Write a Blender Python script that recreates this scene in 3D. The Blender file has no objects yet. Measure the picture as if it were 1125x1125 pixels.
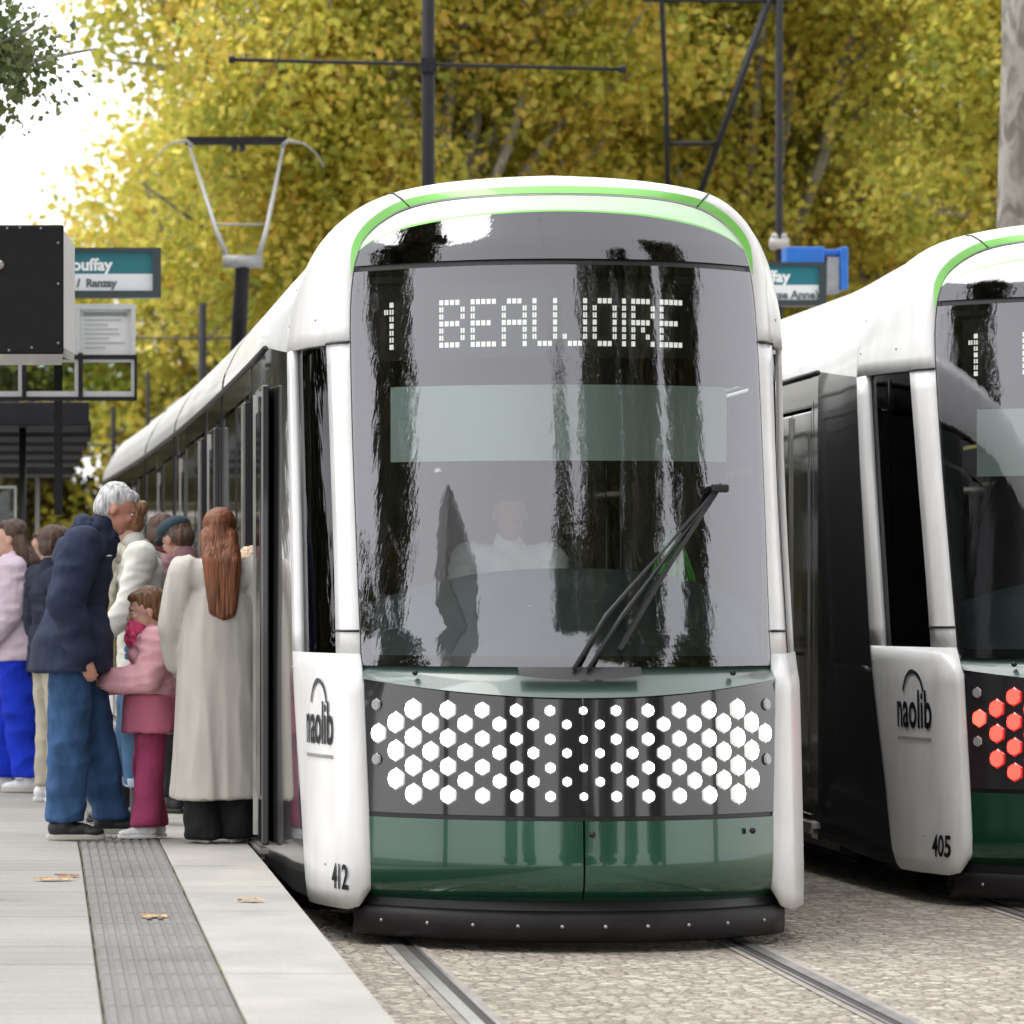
import bpy, bmesh, math, random
import numpy as np
from mathutils import Vector, Matrix, noise
random.seed(7); RNG = np.random.default_rng(7)
PI = math.pi
S = bpy.context.scene
C = S.collection

# ------------------------------------------------------------------ camera
F = 5240.0 / 1125.0                       # focal length in picture widths
CZ = 1.5
cam = bpy.data.cameras.new('camera'); camo = bpy.data.objects.new('camera', cam); C.objects.link(camo)
camo.location = (0, 0, CZ); camo.rotation_euler = (PI/2, 0, 0)
cam.sensor_width = 36; cam.lens = 36*F
cam.shift_x = (562.5-50)/1125; cam.shift_y = (655-562.5)/1125
cam.clip_start = 0.1; cam.clip_end = 2000
cam.dof.use_dof = True; cam.dof.focus_distance = 21.5; cam.dof.aperture_fstop = 6.3
S.camera = camo

# ------------------------------------------------------------------ light
SUN_EL, SUN_AZ = math.radians(60), math.radians(292)
w = bpy.data.worlds.new('World'); S.world = w; w.use_nodes = True
nt = w.node_tree; bg = nt.nodes['Background']
sky = nt.nodes.new('ShaderNodeTexSky'); sky.sky_type = 'NISHITA'; sky.sun_disc = False
sky.sun_elevation = SUN_EL; sky.sun_rotation = SUN_AZ; sky.air_density = 1.0; sky.dust_density = 2.0
hs = nt.nodes.new('ShaderNodeHueSaturation'); hs.inputs['Saturation'].default_value = 0.10
nt.links.new(sky.outputs[0], hs.inputs['Color'])
oc = nt.nodes.new('ShaderNodeMix'); oc.data_type = 'RGBA'; oc.inputs[0].default_value = .75     # cloud layer: an even pale grey
oc.inputs[7].default_value = (4.75, 4.75, 4.85, 1); nt.links.new(hs.outputs[0], oc.inputs[6])
nt.links.new(oc.outputs[2], bg.inputs['Color']); bg.inputs['Strength'].default_value = 0.15
sl = bpy.data.lights.new('sun', 'SUN'); sl.energy = .8; sl.angle = math.radians(40); sl.color = (1, .97, .92)
so = bpy.data.objects.new('sun', sl); C.objects.link(so)
sd = Vector((math.sin(SUN_AZ)*math.cos(SUN_EL), math.cos(SUN_AZ)*math.cos(SUN_EL), math.sin(SUN_EL)))
so.rotation_euler = sd.to_track_quat('Z', 'Y').to_euler()
S.view_settings.view_transform = 'Standard'; S.view_settings.look = 'None'
S.view_settings.gamma = 1; S.view_settings.use_curve_mapping = False
S.view_settings.exposure = 1.44
S.cycles.max_bounces = 7; S.cycles.transparent_max_bounces = 12
S.cycles.diffuse_bounces = 3; S.cycles.glossy_bounces = 4; S.cycles.transmission_bounces = 4
S.cycles.use_denoising = True

# ------------------------------------------------------------------ materials
def nodes(name):
    m = bpy.data.materials.new(name); m.use_nodes = True
    return m, m.node_tree.nodes, m.node_tree.links, m.node_tree.nodes['Principled BSDF']
def mat(name, col, rough=.5, metal=0., coat=0., var=0., vscale=6., bump=0., bscale=40., bdist=.02, spec=.5, stretch=(1,1,1), emis=None, estr=0., ior=1.5):
    m, N, L, b = nodes(name)
    b.inputs['Roughness'].default_value = rough; b.inputs['Metallic'].default_value = metal
    b.inputs['Coat Weight'].default_value = coat; b.inputs['Coat Roughness'].default_value = .04
    b.inputs['Specular IOR Level'].default_value = spec; b.inputs['IOR'].default_value = ior
    c = (*col, 1)
    b.inputs['Base Color'].default_value = c
    tc = N.new('ShaderNodeTexCoord'); mp = N.new('ShaderNodeMapping'); mp.inputs['Scale'].default_value = stretch
    L.new(tc.outputs['Object'], mp.inputs['Vector'])
    if var > 0:
        n = N.new('ShaderNodeTexNoise'); n.inputs['Scale'].default_value = vscale; n.inputs['Detail'].default_value = 6
        L.new(mp.outputs[0], n.inputs['Vector'])
        mx = N.new('ShaderNodeMix'); mx.data_type = 'RGBA'
        mx.inputs[6].default_value = (*[x*(1-var) for x in col], 1); mx.inputs[7].default_value = (*[min(1, x*(1+var)) for x in col], 1)
        r = N.new('ShaderNodeMapRange'); r.inputs[1].default_value = .35; r.inputs[2].default_value = .65
        L.new(n.outputs['Fac'], r.inputs[0]); L.new(r.outputs[0], mx.inputs[0]); L.new(mx.outputs[2], b.inputs['Base Color'])
    if bump > 0:
        n = N.new('ShaderNodeTexNoise'); n.inputs['Scale'].default_value = bscale; n.inputs['Detail'].default_value = 4
        L.new(mp.outputs[0], n.inputs['Vector'])
        bp = N.new('ShaderNodeBump'); bp.inputs['Strength'].default_value = bump; bp.inputs['Distance'].default_value = bdist
        L.new(n.outputs['Fac'], bp.inputs['Height']); L.new(bp.outputs[0], b.inputs['Normal'])
    if emis:
        b.inputs['Emission Color'].default_value = (*emis, 1); b.inputs['Emission Strength'].default_value = estr
    return m
def glassmat(name, tint, ior=1.9, wav=0.0, refl_rough=0.0, stretch=(32, 32, .28)):
    m = bpy.data.materials.new(name); m.use_nodes = True; N = m.node_tree.nodes; L = m.node_tree.links
    N.remove(N['Principled BSDF'])
    tr = N.new('ShaderNodeBsdfTransparent'); tr.inputs[0].default_value = (*tint, 1)
    gl = N.new('ShaderNodeBsdfGlossy'); gl.inputs['Roughness'].default_value = refl_rough; gl.inputs[0].default_value = (.95, .95, 1, 1)
    fr = N.new('ShaderNodeFresnel'); fr.inputs[0].default_value = ior
    mx = N.new('ShaderNodeMixShader')
    L.new(fr.outputs[0], mx.inputs[0]); L.new(tr.outputs[0], mx.inputs[1]); L.new(gl.outputs[0], mx.inputs[2])
    L.new(mx.outputs[0], N['Material Output'].inputs[0])
    if wav > 0:
        tc = N.new('ShaderNodeTexCoord'); mp = N.new('ShaderNodeMapping'); mp.inputs['Scale'].default_value = stretch
        n = N.new('ShaderNodeTexNoise'); n.inputs['Scale'].default_value = 1.0; n.inputs['Detail'].default_value = 3
        bp = N.new('ShaderNodeBump'); bp.inputs['Strength'].default_value = 1; bp.inputs['Distance'].default_value = wav
        L.new(tc.outputs['Object'], mp.inputs[0]); L.new(mp.outputs[0], n.inputs['Vector']); L.new(n.outputs['Fac'], bp.inputs['Height'])
        L.new(bp.outputs[0], gl.inputs['Normal'])
    return m
M = {}
M['white'] = mat('tram white paint', (.78, .78, .775), .32, coat=.25, var=.05, vscale=5, stretch=(2, 2, .6))
M['green'] = mat('tram green paint', (.010, .072, .040), .22, metal=.35, coat=1., var=.2, vscale=1.5)
M['ledge'] = mat('grey green ledge', (.06, .10, .085), .3, coat=.5)
M['lime'] = mat('lime stripe', (.20, .60, .10), .35, coat=.5)
M['pale'] = mat('pale green band', (.55, .80, .52), .35, coat=.5)
M['black'] = mat('black trim', (.012, .012, .013), .45)
M['bumper'] = mat('bumper rubber', (.012, .010, .011), .55, spec=.3, var=.3, vscale=5, bump=.1)
M['gloss'] = mat('black gloss panel', (.012, .012, .014), .06, coat=1., ior=1.7)
M['ledglass'] = mat('lamp panel', (.022, .021, .024), .10, coat=.7, ior=1.45)
M['side'] = mat('side black paint', (.028, .028, .03), .2, coat=1., bump=.3, bscale=1.2, bdist=.004, stretch=(1, 6, .8))
M['window'] = mat('side window', (.03, .033, .033), .03, coat=1., bump=.35, bscale=1.2, bdist=.004, stretch=(1, 5, .7), ior=1.75)
M['alu'] = mat('aluminium', (.45, .44, .42), .35, metal=.8, var=.15)
M['screen'] = glassmat('windscreen glass', (.84, .90, .88), 2.3, wav=.0006)
M['darkglass'] = glassmat('dark top glass', (.10, .11, .11), 2.1, wav=.0006)
M['cabglass'] = glassmat('cab side glass', (.34, .36, .35), 1.16)
M['lampw'] = mat('white lamp', (.9, .9, .9), .3, emis=(1, .98, .93), estr=3.2)
M['lampr'] = mat('red lamp', (.8, .05, .03), .3, emis=(1, .075, .055), estr=.9)
M['lampr2'] = mat('bright red lamp', (.8, .05, .03), .3, emis=(1, .06, .04), estr=1.7)
M['lampw2'] = mat('white lamp rim', (.8, .8, .8), .25, coat=1, emis=(1, .98, .95), estr=.14)
M['lampr3'] = mat('red lamp rim', (.5, .02, .02), .25, coat=1, emis=(1, .02, .015), estr=.22)
M['lampoff'] = mat('unlit lens', (.35, .35, .36), .2, coat=1)
M['led'] = mat('display dots', (.3, .3, .28), .4, emis=(1, .97, .90), estr=.34)
M['ink'] = mat('black ink', (.02, .02, .022), .5)
M['dash'] = mat('dashboard', (.16, .20, .21), .45, var=.1)
M['cab'] = mat('cab lining', (.10, .11, .115), .7, var=.15)
M['blind'] = mat('sun blind', (.74, .85, .80), .6)
M['roofgrey'] = mat('roof grey', (.5, .5, .5), .5, var=.1)
M['sett'] = None

def metal_dark(name='dark painted steel', c=(.014, .014, .017)): return mat(name, c, .6, spec=.25, var=.2, vscale=8)
M['steel'] = metal_dark()
M['rubber'] = mat('bellows rubber', (.02, .02, .02), .7)

# ------------------------------------------------------------------ object helpers
TMP = bpy.data.scenes.new('scratch')       # modifiers are applied in a scratch scene, which stays small
def evaluated_mesh(o):
    TMP.collection.objects.link(o); vl = TMP.view_layers[0]; vl.update(); dg = vl.depsgraph; dg.update()
    me = bpy.data.meshes.new_from_object(o.evaluated_get(dg)); bpy.data.objects.remove(o)
    return me
def link(o, parent=None):
    C.objects.link(o)
    if parent is not None: o.parent = parent
    return o
def mobj(name, me, m=None, parent=None, smooth=True):
    o = bpy.data.objects.new(name, me)
    if m is not None and not me.materials: me.materials.append(m)
    if smooth and len(me.polygons): me.polygons.foreach_set('use_smooth', [True]*len(me.polygons))
    return link(o, parent)
def tag(o, label=None, cat=None, group=None, kind=None):
    if label: o['label'] = label
    if cat: o['category'] = cat
    if group: o['group'] = group
    if kind: o['kind'] = kind
    return o
def thing(name, label, cat, loc=(0, 0, 0), rz=0, group=None):
    o = bpy.data.objects.new(name, None); o.location = loc; o.rotation_euler = (0, 0, rz); o.empty_display_size = .2
    C.objects.link(o); return tag(o, label, cat, group)
class MB:
    """collects verts and faces into one mesh"""
    def __init__(s): s.v = []; s.f = []
    def add(s, v, f):
        n = len(s.v); s.v += [tuple(p) for p in v]; s.f += [tuple(i+n for i in q) for q in f]; return s
    def box(s, x0, x1, y0, y1, z0, z1):
        v = [(x, y, z) for z in (z0, z1) for y in (y0, y1) for x in (x0, x1)]
        return s.add(v, [(0, 2, 3, 1), (4, 5, 7, 6), (0, 1, 5, 4), (2, 6, 7, 3), (0, 4, 6, 2), (1, 3, 7, 5)])
    def tube(s, pts, r, n=10, caps=True):
        pts = [Vector(p) for p in pts]; rs = r if isinstance(r, (list, tuple)) else [r]*len(pts)
        v = []; prev = None
        for i, p in enumerate(pts):
            d = (pts[min(i+1, len(pts)-1)]-pts[max(i-1, 0)]).normalized()
            if prev is None:
                a = d.cross(Vector((0, 0, 1)) if abs(d.z) < .9 else Vector((0, 1, 0))).normalized()
            else:
                a = (prev-d*prev.dot(d)).normalized()
            prev = a; b = d.cross(a)
            v += [p+(a*math.cos(2*PI*k/n)+b*math.sin(2*PI*k/n))*rs[i] for k in range(n)]
        f = [(i*n+k, i*n+(k+1) % n, (i+1)*n+(k+1) % n, (i+1)*n+k) for i in range(len(pts)-1) for k in range(n)]
        if caps: f += [tuple(range(n))[::-1], tuple((len(pts)-1)*n+k for k in range(n))]
        return s.add(v, f)
    def bar(s, p, q, w_, h_):
        p = Vector(p); q = Vector(q); d = (q-p).normalized()
        a = d.cross(Vector((0, 1, 0)) if abs(d.y) < .9 else Vector((1, 0, 0))).normalized(); b = d.cross(a)
        v = [e+a*(i*w_/2)+b*(j*h_/2) for e in (p, q) for i, j in ((-1, -1), (1, -1), (1, 1), (-1, 1))]
        return s.add(v, [(3, 2, 1, 0), (4, 5, 6, 7)]+[(k, (k+1) % 4, 4+(k+1) % 4, 4+k) for k in range(4)])
    def grid(s, rows):
        n = len(rows[0]); v = [p for r in rows for p in r]
        return s.add(v, [(i*n+k, i*n+k+1, (i+1)*n+k+1, (i+1)*n+k) for i in range(len(rows)-1) for k in range(n-1)])
    def mesh(s, name):
        me = bpy.data.meshes.new(name); me.from_pydata(s.v, [], s.f); me.validate()
        bm = bmesh.new(); bm.from_mesh(me); bmesh.ops.recalc_face_normals(bm, faces=bm.faces); bm.to_mesh(me); bm.free()
        return me
    def build(s, name, m, parent=None, smooth=False, bevel=0, solid=0):
        o = mobj(name, s.mesh(name), m, parent, smooth)
        if solid:
            k = o.modifiers.new('s', 'SOLIDIFY'); k.thickness = abs(solid); k.offset = -1 if solid > 0 else 1
        if bevel:
            k = o.modifiers.new('b', 'BEVEL'); k.width = bevel; k.segments = 2; k.limit_method = 'ANGLE'
        return o
def text_mesh(txt, size, bold=.0, sx=1., res=3):
    cu = bpy.data.curves.new('text', 'FONT'); cu.body = txt; cu.size = size; cu.offset = bold; cu.extrude = .002
    cu.resolution_u = res; cu.align_x = 'CENTER'; cu.align_y = 'CENTER'
    me = evaluated_mesh(bpy.data.objects.new('text', cu))
    for v in me.vertices: v.co.x *= sx
    return me
def interp(t, xs, ys): return float(np.interp(t, xs, ys))
def catmull(pts, per=4):
    out = []; P = [pts[0]]+list(pts)+[pts[-1]]
    for i in range(1, len(P)-2):
        for k in range(per):
            t = k/per; a, b, c, d = [np.array(q, float) for q in P[i-1:i+3]]
            out.append(.5*((2*b)+(-a+c)*t+(2*a-5*b+4*c-d)*t*t+(-a+3*b-3*c+d)*t**3))
    out.append(np.array(pts[-1], float)); return out

# ================================================================== SETTING
def ground():
    m, N, L, b = nodes('setts')
    tc = N.new('ShaderNodeTexCoord'); mp = N.new('ShaderNodeMapping'); mp.inputs['Scale'].default_value = (15, 11, 1)
    L.new(tc.outputs['Object'], mp.inputs[0])
    vo = N.new('ShaderNodeTexVoronoi'); vo.inputs['Scale'].default_value = 1; vo.inputs['Randomness'].default_value = .75
    ve = N.new('ShaderNodeTexVoronoi'); ve.feature = 'DISTANCE_TO_EDGE'; ve.inputs['Randomness'].default_value = .75
    ve.inputs['Scale'].default_value = 1
    no = N.new('ShaderNodeTexNoise'); no.inputs['Scale'].default_value = 60; no.inputs['Detail'].default_value = 6
    n2 = N.new('ShaderNodeTexNoise'); n2.inputs['Scale'].default_value = 1.2; n2.inputs['Detail'].default_value = 4
    L.new(tc.outputs['Object'], no.inputs['Vector']); L.new(tc.outputs['Object'], n2.inputs['Vector'])
    L.new(mp.outputs[0], vo.inputs['Vector']); L.new(mp.outputs[0], ve.inputs['Vector'])
    cr = N.new('ShaderNodeValToRGB'); e = cr.color_ramp.elements
    e[0].position = 0; e[0].color = (.35, .30, .245, 1); e[1].position = 1; e[1].color = (.60, .545, .46, 1)
    k = e.new(.5); k.color = (.475, .42, .35, 1)
    sep = N.new('ShaderNodeSeparateColor'); L.new(vo.outputs['Color'], sep.inputs[0]); L.new(sep.outputs[0], cr.inputs[0])
    jr = N.new('ShaderNodeMapRange'); jr.inputs[1].default_value = .0; jr.inputs[2].default_value = .12; jr.inputs[3].default_value = .6; jr.inputs[4].default_value = 1
    L.new(ve.outputs['Distance'], jr.inputs[0])
    m1 = N.new('ShaderNodeMix'); m1.data_type = 'RGBA'; m1.blend_type = 'MULTIPLY'; m1.inputs[0].default_value = 1
    L.new(cr.outputs[0], m1.inputs[6]); L.new(jr.outputs[0], m1.inputs[7])
    nr = N.new('ShaderNodeMapRange'); nr.inputs[1].default_value = .3; nr.inputs[2].default_value = .7; nr.inputs[3].default_value = .6; nr.inputs[4].default_value = 1.3
    L.new(no.outputs['Fac'], nr.inputs[0])
    m2 = N.new('ShaderNodeMix'); m2.data_type = 'RGBA'; m2.blend_type = 'MULTIPLY'; m2.inputs[0].default_value = 1
    L.new(m1.outputs[2], m2.inputs[6]); L.new(nr.outputs[0], m2.inputs[7])
    L.new(m2.outputs[2], b.inputs['Base Color']); b.inputs['Roughness'].default_value = .85
    bp = N.new('ShaderNodeBump'); bp.inputs['Strength'].default_value = 1; bp.inputs['Distance'].default_value = .02
    mr = N.new('ShaderNodeMapRange'); mr.inputs[2].default_value = .25; L.new(ve.outputs['Distance'], mr.inputs[0])
    ad = N.new('ShaderNodeMath'); ad.operation = 'ADD'; L.new(mr.outputs[0], ad.inputs[0]); L.new(no.outputs['Fac'], ad.inputs[1])
    L.new(ad.outputs[0], bp.inputs['Height']); L.new(bp.outputs[0], b.inputs['Normal'])
    g = MB().add([(-400, -150, 0), (400, -150, 0), (400, 600, 0), (-400, 600, 0)], [(0, 1, 2, 3)]).build('ground', m)
    tag(g, kind='structure')
ground()
def track_curve(d): return -.00055*max(0, d-21)**2
def rails():
    ms = mat('rail steel', (.42, .41, .40), .3, metal=.7, var=.15, vscale=4)
    mg = mat('rail groove', (.03, .028, .026), .7)
    mc = mat('rail channel concrete', (.30, .275, .25), .85, var=.15, vscale=5)
    for cx, nm in ((2.26, 'near'), (5.33, 'far')):
        for side in (-1, 1):
            X = cx+side*.75
            root = thing('tram_rail', {('near', -1): 'grooved steel rail nearest the platform, under the left tram', ('near', 1): 'grooved steel rail coming out between the two trams',
                         ('far', -1): 'grooved steel rail under the left side of the right tram', ('far', 1): 'grooved steel rail under the far side of the right tram'}[(nm, side)], 'rail', (0, 0, 0), group='tram rails')
            for part, a, b_, z, m in (('channel', -.07, .105, .004, mc), ('rail_head', -.03, .022, .010, ms), ('groove', .022, .060, .007, mg), ('rail_lip', .060, .075, .010, ms)):
                if side > 0: a, b_ = -b_, -a
                rows = [[(X+a+track_curve(y), y, z), (X+b_+track_curve(y), y, z)] for y in np.linspace(2, 90, 45)]
                MB().grid(rows).build(part, m, root)
rails()

EDGE = 1.016; PH = .27
def platform():
    def slabmat(name, col, streak, joints):
        m, N, L, b = nodes(name)
        tc = N.new('ShaderNodeTexCoord')
        n1 = N.new('ShaderNodeTexNoise'); n1.inputs['Scale'].default_value = 1; n1.inputs['Detail'].default_value = 6
        mp = N.new('ShaderNodeMapping'); mp.inputs['Scale'].default_value = streak; L.new(tc.outputs['Object'], mp.inputs[0]); L.new(mp.outputs[0], n1.inputs['Vector'])
        n2 = N.new('ShaderNodeTexNoise'); n2.inputs['Scale'].default_value = 90; n2.inputs['Detail'].default_value = 3; L.new(tc.outputs['Object'], n2.inputs['Vector'])
        n3 = N.new('ShaderNodeTexNoise'); n3.inputs['Scale'].default_value = .9; n3.inputs['Detail'].default_value = 5; L.new(tc.outputs['Object'], n3.inputs['Vector'])
        c = None; last = None
        mx = N.new('ShaderNodeMix'); mx.data_type = 'RGBA'; mx.inputs[6].default_value = (*[x*.72 for x in col], 1); mx.inputs[7].default_value = (*[x*1.18 for x in col], 1)
        a1 = N.new('ShaderNodeMath'); a1.operation = 'ADD'; a2 = N.new('ShaderNodeMath'); a2.operation = 'ADD'
        L.new(n1.outputs['Fac'], a1.inputs[0]); L.new(n2.outputs['Fac'], a1.inputs[1]); L.new(a1.outputs[0], a2.inputs[0]); L.new(n3.outputs['Fac'], a2.inputs[1])
        mr = N.new('ShaderNodeMapRange'); mr.inputs[1].default_value = 1.1; mr.inputs[2].default_value = 1.9
        L.new(a2.outputs[0], mr.inputs[0]); L.new(mr.outputs[0], mx.inputs[0]); L.new(mx.outputs[2], b.inputs['Base Color'])
        b.inputs['Roughness'].default_value = .8
        bp = N.new('ShaderNodeBump'); bp.inputs['Strength'].default_value = .25; bp.inputs['Distance'].default_value = .01
        L.new(n2.outputs['Fac'], bp.inputs['Height']); L.new(bp.outputs[0], b.inputs['Normal'])
        return m
    base = thing('platform', 'pale concrete tram platform along the left tram', 'platform')
    base['kind'] = 'structure'
    mj = mat('joint grout', (.20, .19, .18), .9)
    mk = mat('platform kerb face', (.30, .29, .28), .85, var=.2)
    def edge(y): return EDGE+track_curve(y)
    ys = list(np.linspace(2, 62, 41))
    # body below the slabs
    b = MB(); b.grid([[(-14, y, PH-.03), (edge(y)-.01, y, PH-.03), (edge(y)-.01, y, 0)] for y in ys]); b.add([(-14, 2, 0), (edge(2)-.01, 2, 0), (edge(2)-.01, 2, PH-.03), (-14, 2, PH-.03)], [(0, 1, 2, 3)])
    b.build('platform_core', mj, base)
    def slabs(name, x0, x1, length, m, gap=.008, off=0, far=62, cols=None):
        b = MB(); y = 2+off
        while y < far:
            y1 = min(y+length, far)
            for (a, c) in (cols or [(x0, x1)]):
                sh = lambda yy, xx: xx+track_curve(yy)
                z1 = PH+random.uniform(-.0015, .0015); g = gap/2; q = .004
                P = [(sh(y, a)+g, y+g), (sh(y, c)-g, y+g), (sh(y1, c)-g, y1-g), (sh(y1, a)+g, y1-g)]
                v = [(px, py, PH-.04) for px, py in P]+[(px, py, z1-q) for px, py in P]
                cx = sum(p[0] for p in P)/4; cy = sum(p[1] for p in P)/4
                v += [(px+(q if px < cx else -q), py+(q if py < cy else -q), z1) for px, py in P]
                f = [(k, (k+1) % 4, 4+(k+1) % 4, 4+k) for k in range(4)]+[(4+k, 4+(k+1) % 4, 8+(k+1) % 4, 8+k) for k in range(4)]+[(8, 9, 10, 11)]
                b.add(v, f)
            y = y1
        return b.build(name, m, base)
    slabs('edge_slabs', .578, EDGE+.0, 1.55, slabmat('edge slab', (.40, .385, .355), (3, 1.5, 1), 1), off=-.4)
    pl = [(-1.36+.762*0, .170)]
    slabs('paving', 0, 0, .78, slabmat('paving slab', (.325, .315, .295), (1.2, 24, 1), 1), cols=[(.170-1.55*(i+1), .170-1.55*i) for i in range(9)], off=-.1)
    # tactile strip with raised ribs
    mt = slabmat('tactile strip', (.205, .20, .19), (4, 2, 1), 1)
    b = MB(); y = 2.3
    while y < 62:
        y1 = y+.6
        x0, x1 = .176+track_curve(y), .572+track_curve(y)
        b.box(x0, x1, y+.004, y1-.004, PH-.04, PH-.004)
        for k in range(9):
            xc = x0+.024+k*(x1-x0-.048)/8
            rw = .010
            v = [(xc-rw-.004, y+.015, PH-.0035), (xc-rw, y+.02, PH+.002), (xc+rw, y+.02, PH+.002), (xc+rw+.004, y+.015, PH-.0035)]
            v += [(px, y1-.015 if i in (0, 3) else y1-.02, pz) for i, (px, py, pz) in enumerate(v)]
            b.add(v, [(0, 1, 5, 4), (1, 2, 6, 5), (2, 3, 7, 6), (0, 3, 2, 1), (4, 5, 6, 7)])
        y = y1
    b.build('tactile_strip', mt, base)
    mm = mat('moss in joint', (.14, .13, .05), .95, var=.4, vscale=20)
    b = MB()
    for x in (.173, .575):
        b.grid([[(x-.002-.005*noise.noise((y*3, x, 0))+track_curve(y), y, PH-.001), (x+.001+.005*noise.noise((y*4, x, 5))+track_curve(y), y, PH-.001)] for y in np.linspace(3, 60, 700)])
    b.build('mossy_joint', mm, base)
    # fallen leaves lying on the platform
    ml = [mat('dry leaf ochre', (.52, .34, .16), .7, var=.3, vscale=60), mat('dry leaf brown', (.30, .13, .06), .7, var=.3, vscale=60)]
    spots = [(60, 968, .11, 0, 'ochre fallen leaf on the paving left of the ribbed strip'), (74, 964, .07, 1, 'small brown fallen leaf beside the ochre leaf on the paving'),
             (170, 1009, .085, 0, 'dry fallen leaf lying on the ribbed tactile strip'), (275, 991, .075, 0, 'dry fallen leaf on the pale edge slab near the tram')]
    for px, py, s, mi, lab in spots:
        d = 5240*(CZ-PH)/(py-655); X = (px-50)*d/5240
        b = MB(); n = 20; s *= .85; a0 = random.uniform(0, 6)
        ring = []
        for k in range(n):
            a = 2*PI*k/n; r = s*(.72+.13*abs(math.cos(2.5*a))+.16*math.sin(2*a+a0*5)+.08*math.sin(7*a))
            ring.append((r*math.cos(a+a0), r*.8*math.sin(a+a0)))
        v = [(0, 0, .012)]+[(x, y, .003+.009*abs(math.sin(2*math.atan2(y, x)+1))) for x, y in ring]
        b.add(v, [(0, 1+k, 1+(k+1) % n) for k in range(n)]); b.tube([(0, 0, .012), (s*1.2*math.cos(a0+.2), s*1.2*math.sin(a0+.2), .01)], .002, 5)
        o = b.build('fallen_leaf', ml[mi], solid=.0015); o.location = (X, d, PH+.002)
        tag(o, lab, 'leaf', 'fallen leaves on the platform')
platform()

# ================================================================== TREES
def leafmat(name, ramp, trans=.45):
    m = bpy.data.materials.new(name); m.use_nodes = True; N = m.node_tree.nodes; L = m.node_tree.links; b = N['Principled BSDF']
    g = N.new('ShaderNodeNewGeometry'); tc = N.new('ShaderNodeTexCoord')
    n = N.new('ShaderNodeTexNoise'); n.inputs['Scale'].default_value = .8; n.inputs['Detail'].default_value = 4
    L.new(tc.outputs['Object'], n.inputs['Vector'])
    mr = N.new('ShaderNodeMapRange'); mr.inputs[1].default_value = .32; mr.inputs[2].default_value = .68; L.new(n.outputs['Fac'], mr.inputs[0])
    mx = N.new('ShaderNodeMix'); mx.inputs[0].default_value = .55; L.new(g.outputs['Random Per Island'], mx.inputs[2]); L.new(mr.outputs[0], mx.inputs[3])
    cr = N.new('ShaderNodeValToRGB'); L.new(mx.outputs[0], cr.inputs[0]); E = cr.color_ramp.elements
    E[0].position = ramp[0][0]; E[0].color = (*ramp[0][1], 1); E[1].position = ramp[-1][0]; E[1].color = (*ramp[-1][1], 1)
    for p, c in ramp[1:-1]: e = E.new(p); e.color = (*c, 1)
    L.new(cr.outputs[0], b.inputs['Base Color']); b.inputs['Roughness'].default_value = .5
    t = N.new('ShaderNodeBsdfTranslucent'); L.new(cr.outputs[0], t.inputs[0])
    ms = N.new('ShaderNodeMixShader'); ms.inputs[0].default_value = trans
    L.new(b.outputs[0], ms.inputs[1]); L.new(t.outputs[0], ms.inputs[2]); L.new(ms.outputs[0], N['Material Output'].inputs[0])
    return m
M['autumn'] = leafmat('autumn leaves', [(.10, (.34, .40, .08)), (.33, (.48, .49, .09)), (.5, (.62, .57, .10)), (.65, (.78, .69, .17)), (.80, (.72, .46, .09)), (.92, (.42, .52, .13))], .66)
M['autumn2'] = leafmat('greener autumn leaves', [(.10, (.28, .34, .07)), (.33, (.46, .48, .09)), (.5, (.62, .59, .11)), (.65, (.76, .69, .16)), (.80, (.68, .48, .09)), (.92, (.42, .50, .13))], .64)
M['darkleaf'] = leafmat('dark green leaves', [(.12, (.03, .035, .015)), (.5, (.07, .075, .028)), (.72, (.16, .12, .03)), (.92, (.10, .11, .04))], .3)
M['greenleaf'] = leafmat('green leaves', [(.12, (.05, .08, .025)), (.5, (.11, .15, .05)), (.92, (.24, .25, .09))], .4)
def barkmat(name, a, b_):
    m, N, L, b = nodes(name)
    tc = N.new('ShaderNodeTexCoord'); mp = N.new('ShaderNodeMapping'); mp.inputs['Scale'].default_value = (5, 5, 2.2); L.new(tc.outputs['Object'], mp.inputs[0])
    v = N.new('ShaderNodeTexNoise'); v.inputs['Scale'].default_value = 1.3; v.inputs['Detail'].default_value = 5; v.inputs['Distortion'].default_value = .8; L.new(mp.outputs[0], v.inputs['Vector'])
    cr = N.new('ShaderNodeValToRGB'); cr.color_ramp.elements[0].position = .38; cr.color_ramp.elements[0].color = (*a, 1)
    cr.color_ramp.elements[1].position = .62; cr.color_ramp.elements[1].color = (*b_, 1); cr.color_ramp.interpolation = 'EASE'
    L.new(v.outputs['Fac'], cr.inputs[0]); L.new(cr.outputs[0], b.inputs['Base Color']); b.inputs['Roughness'].default_value = .85
    bp = N.new('ShaderNodeBump'); bp.inputs['Strength'].default_value = .5; bp.inputs['Distance'].default_value = .03; L.new(v.outputs['Fac'], bp.inputs['Height']); L.new(bp.outputs[0], b.inputs['Normal'])
    return m
M['bark'] = barkmat('plane bark', (.15, .14, .12), (.33, .31, .27))
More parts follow.
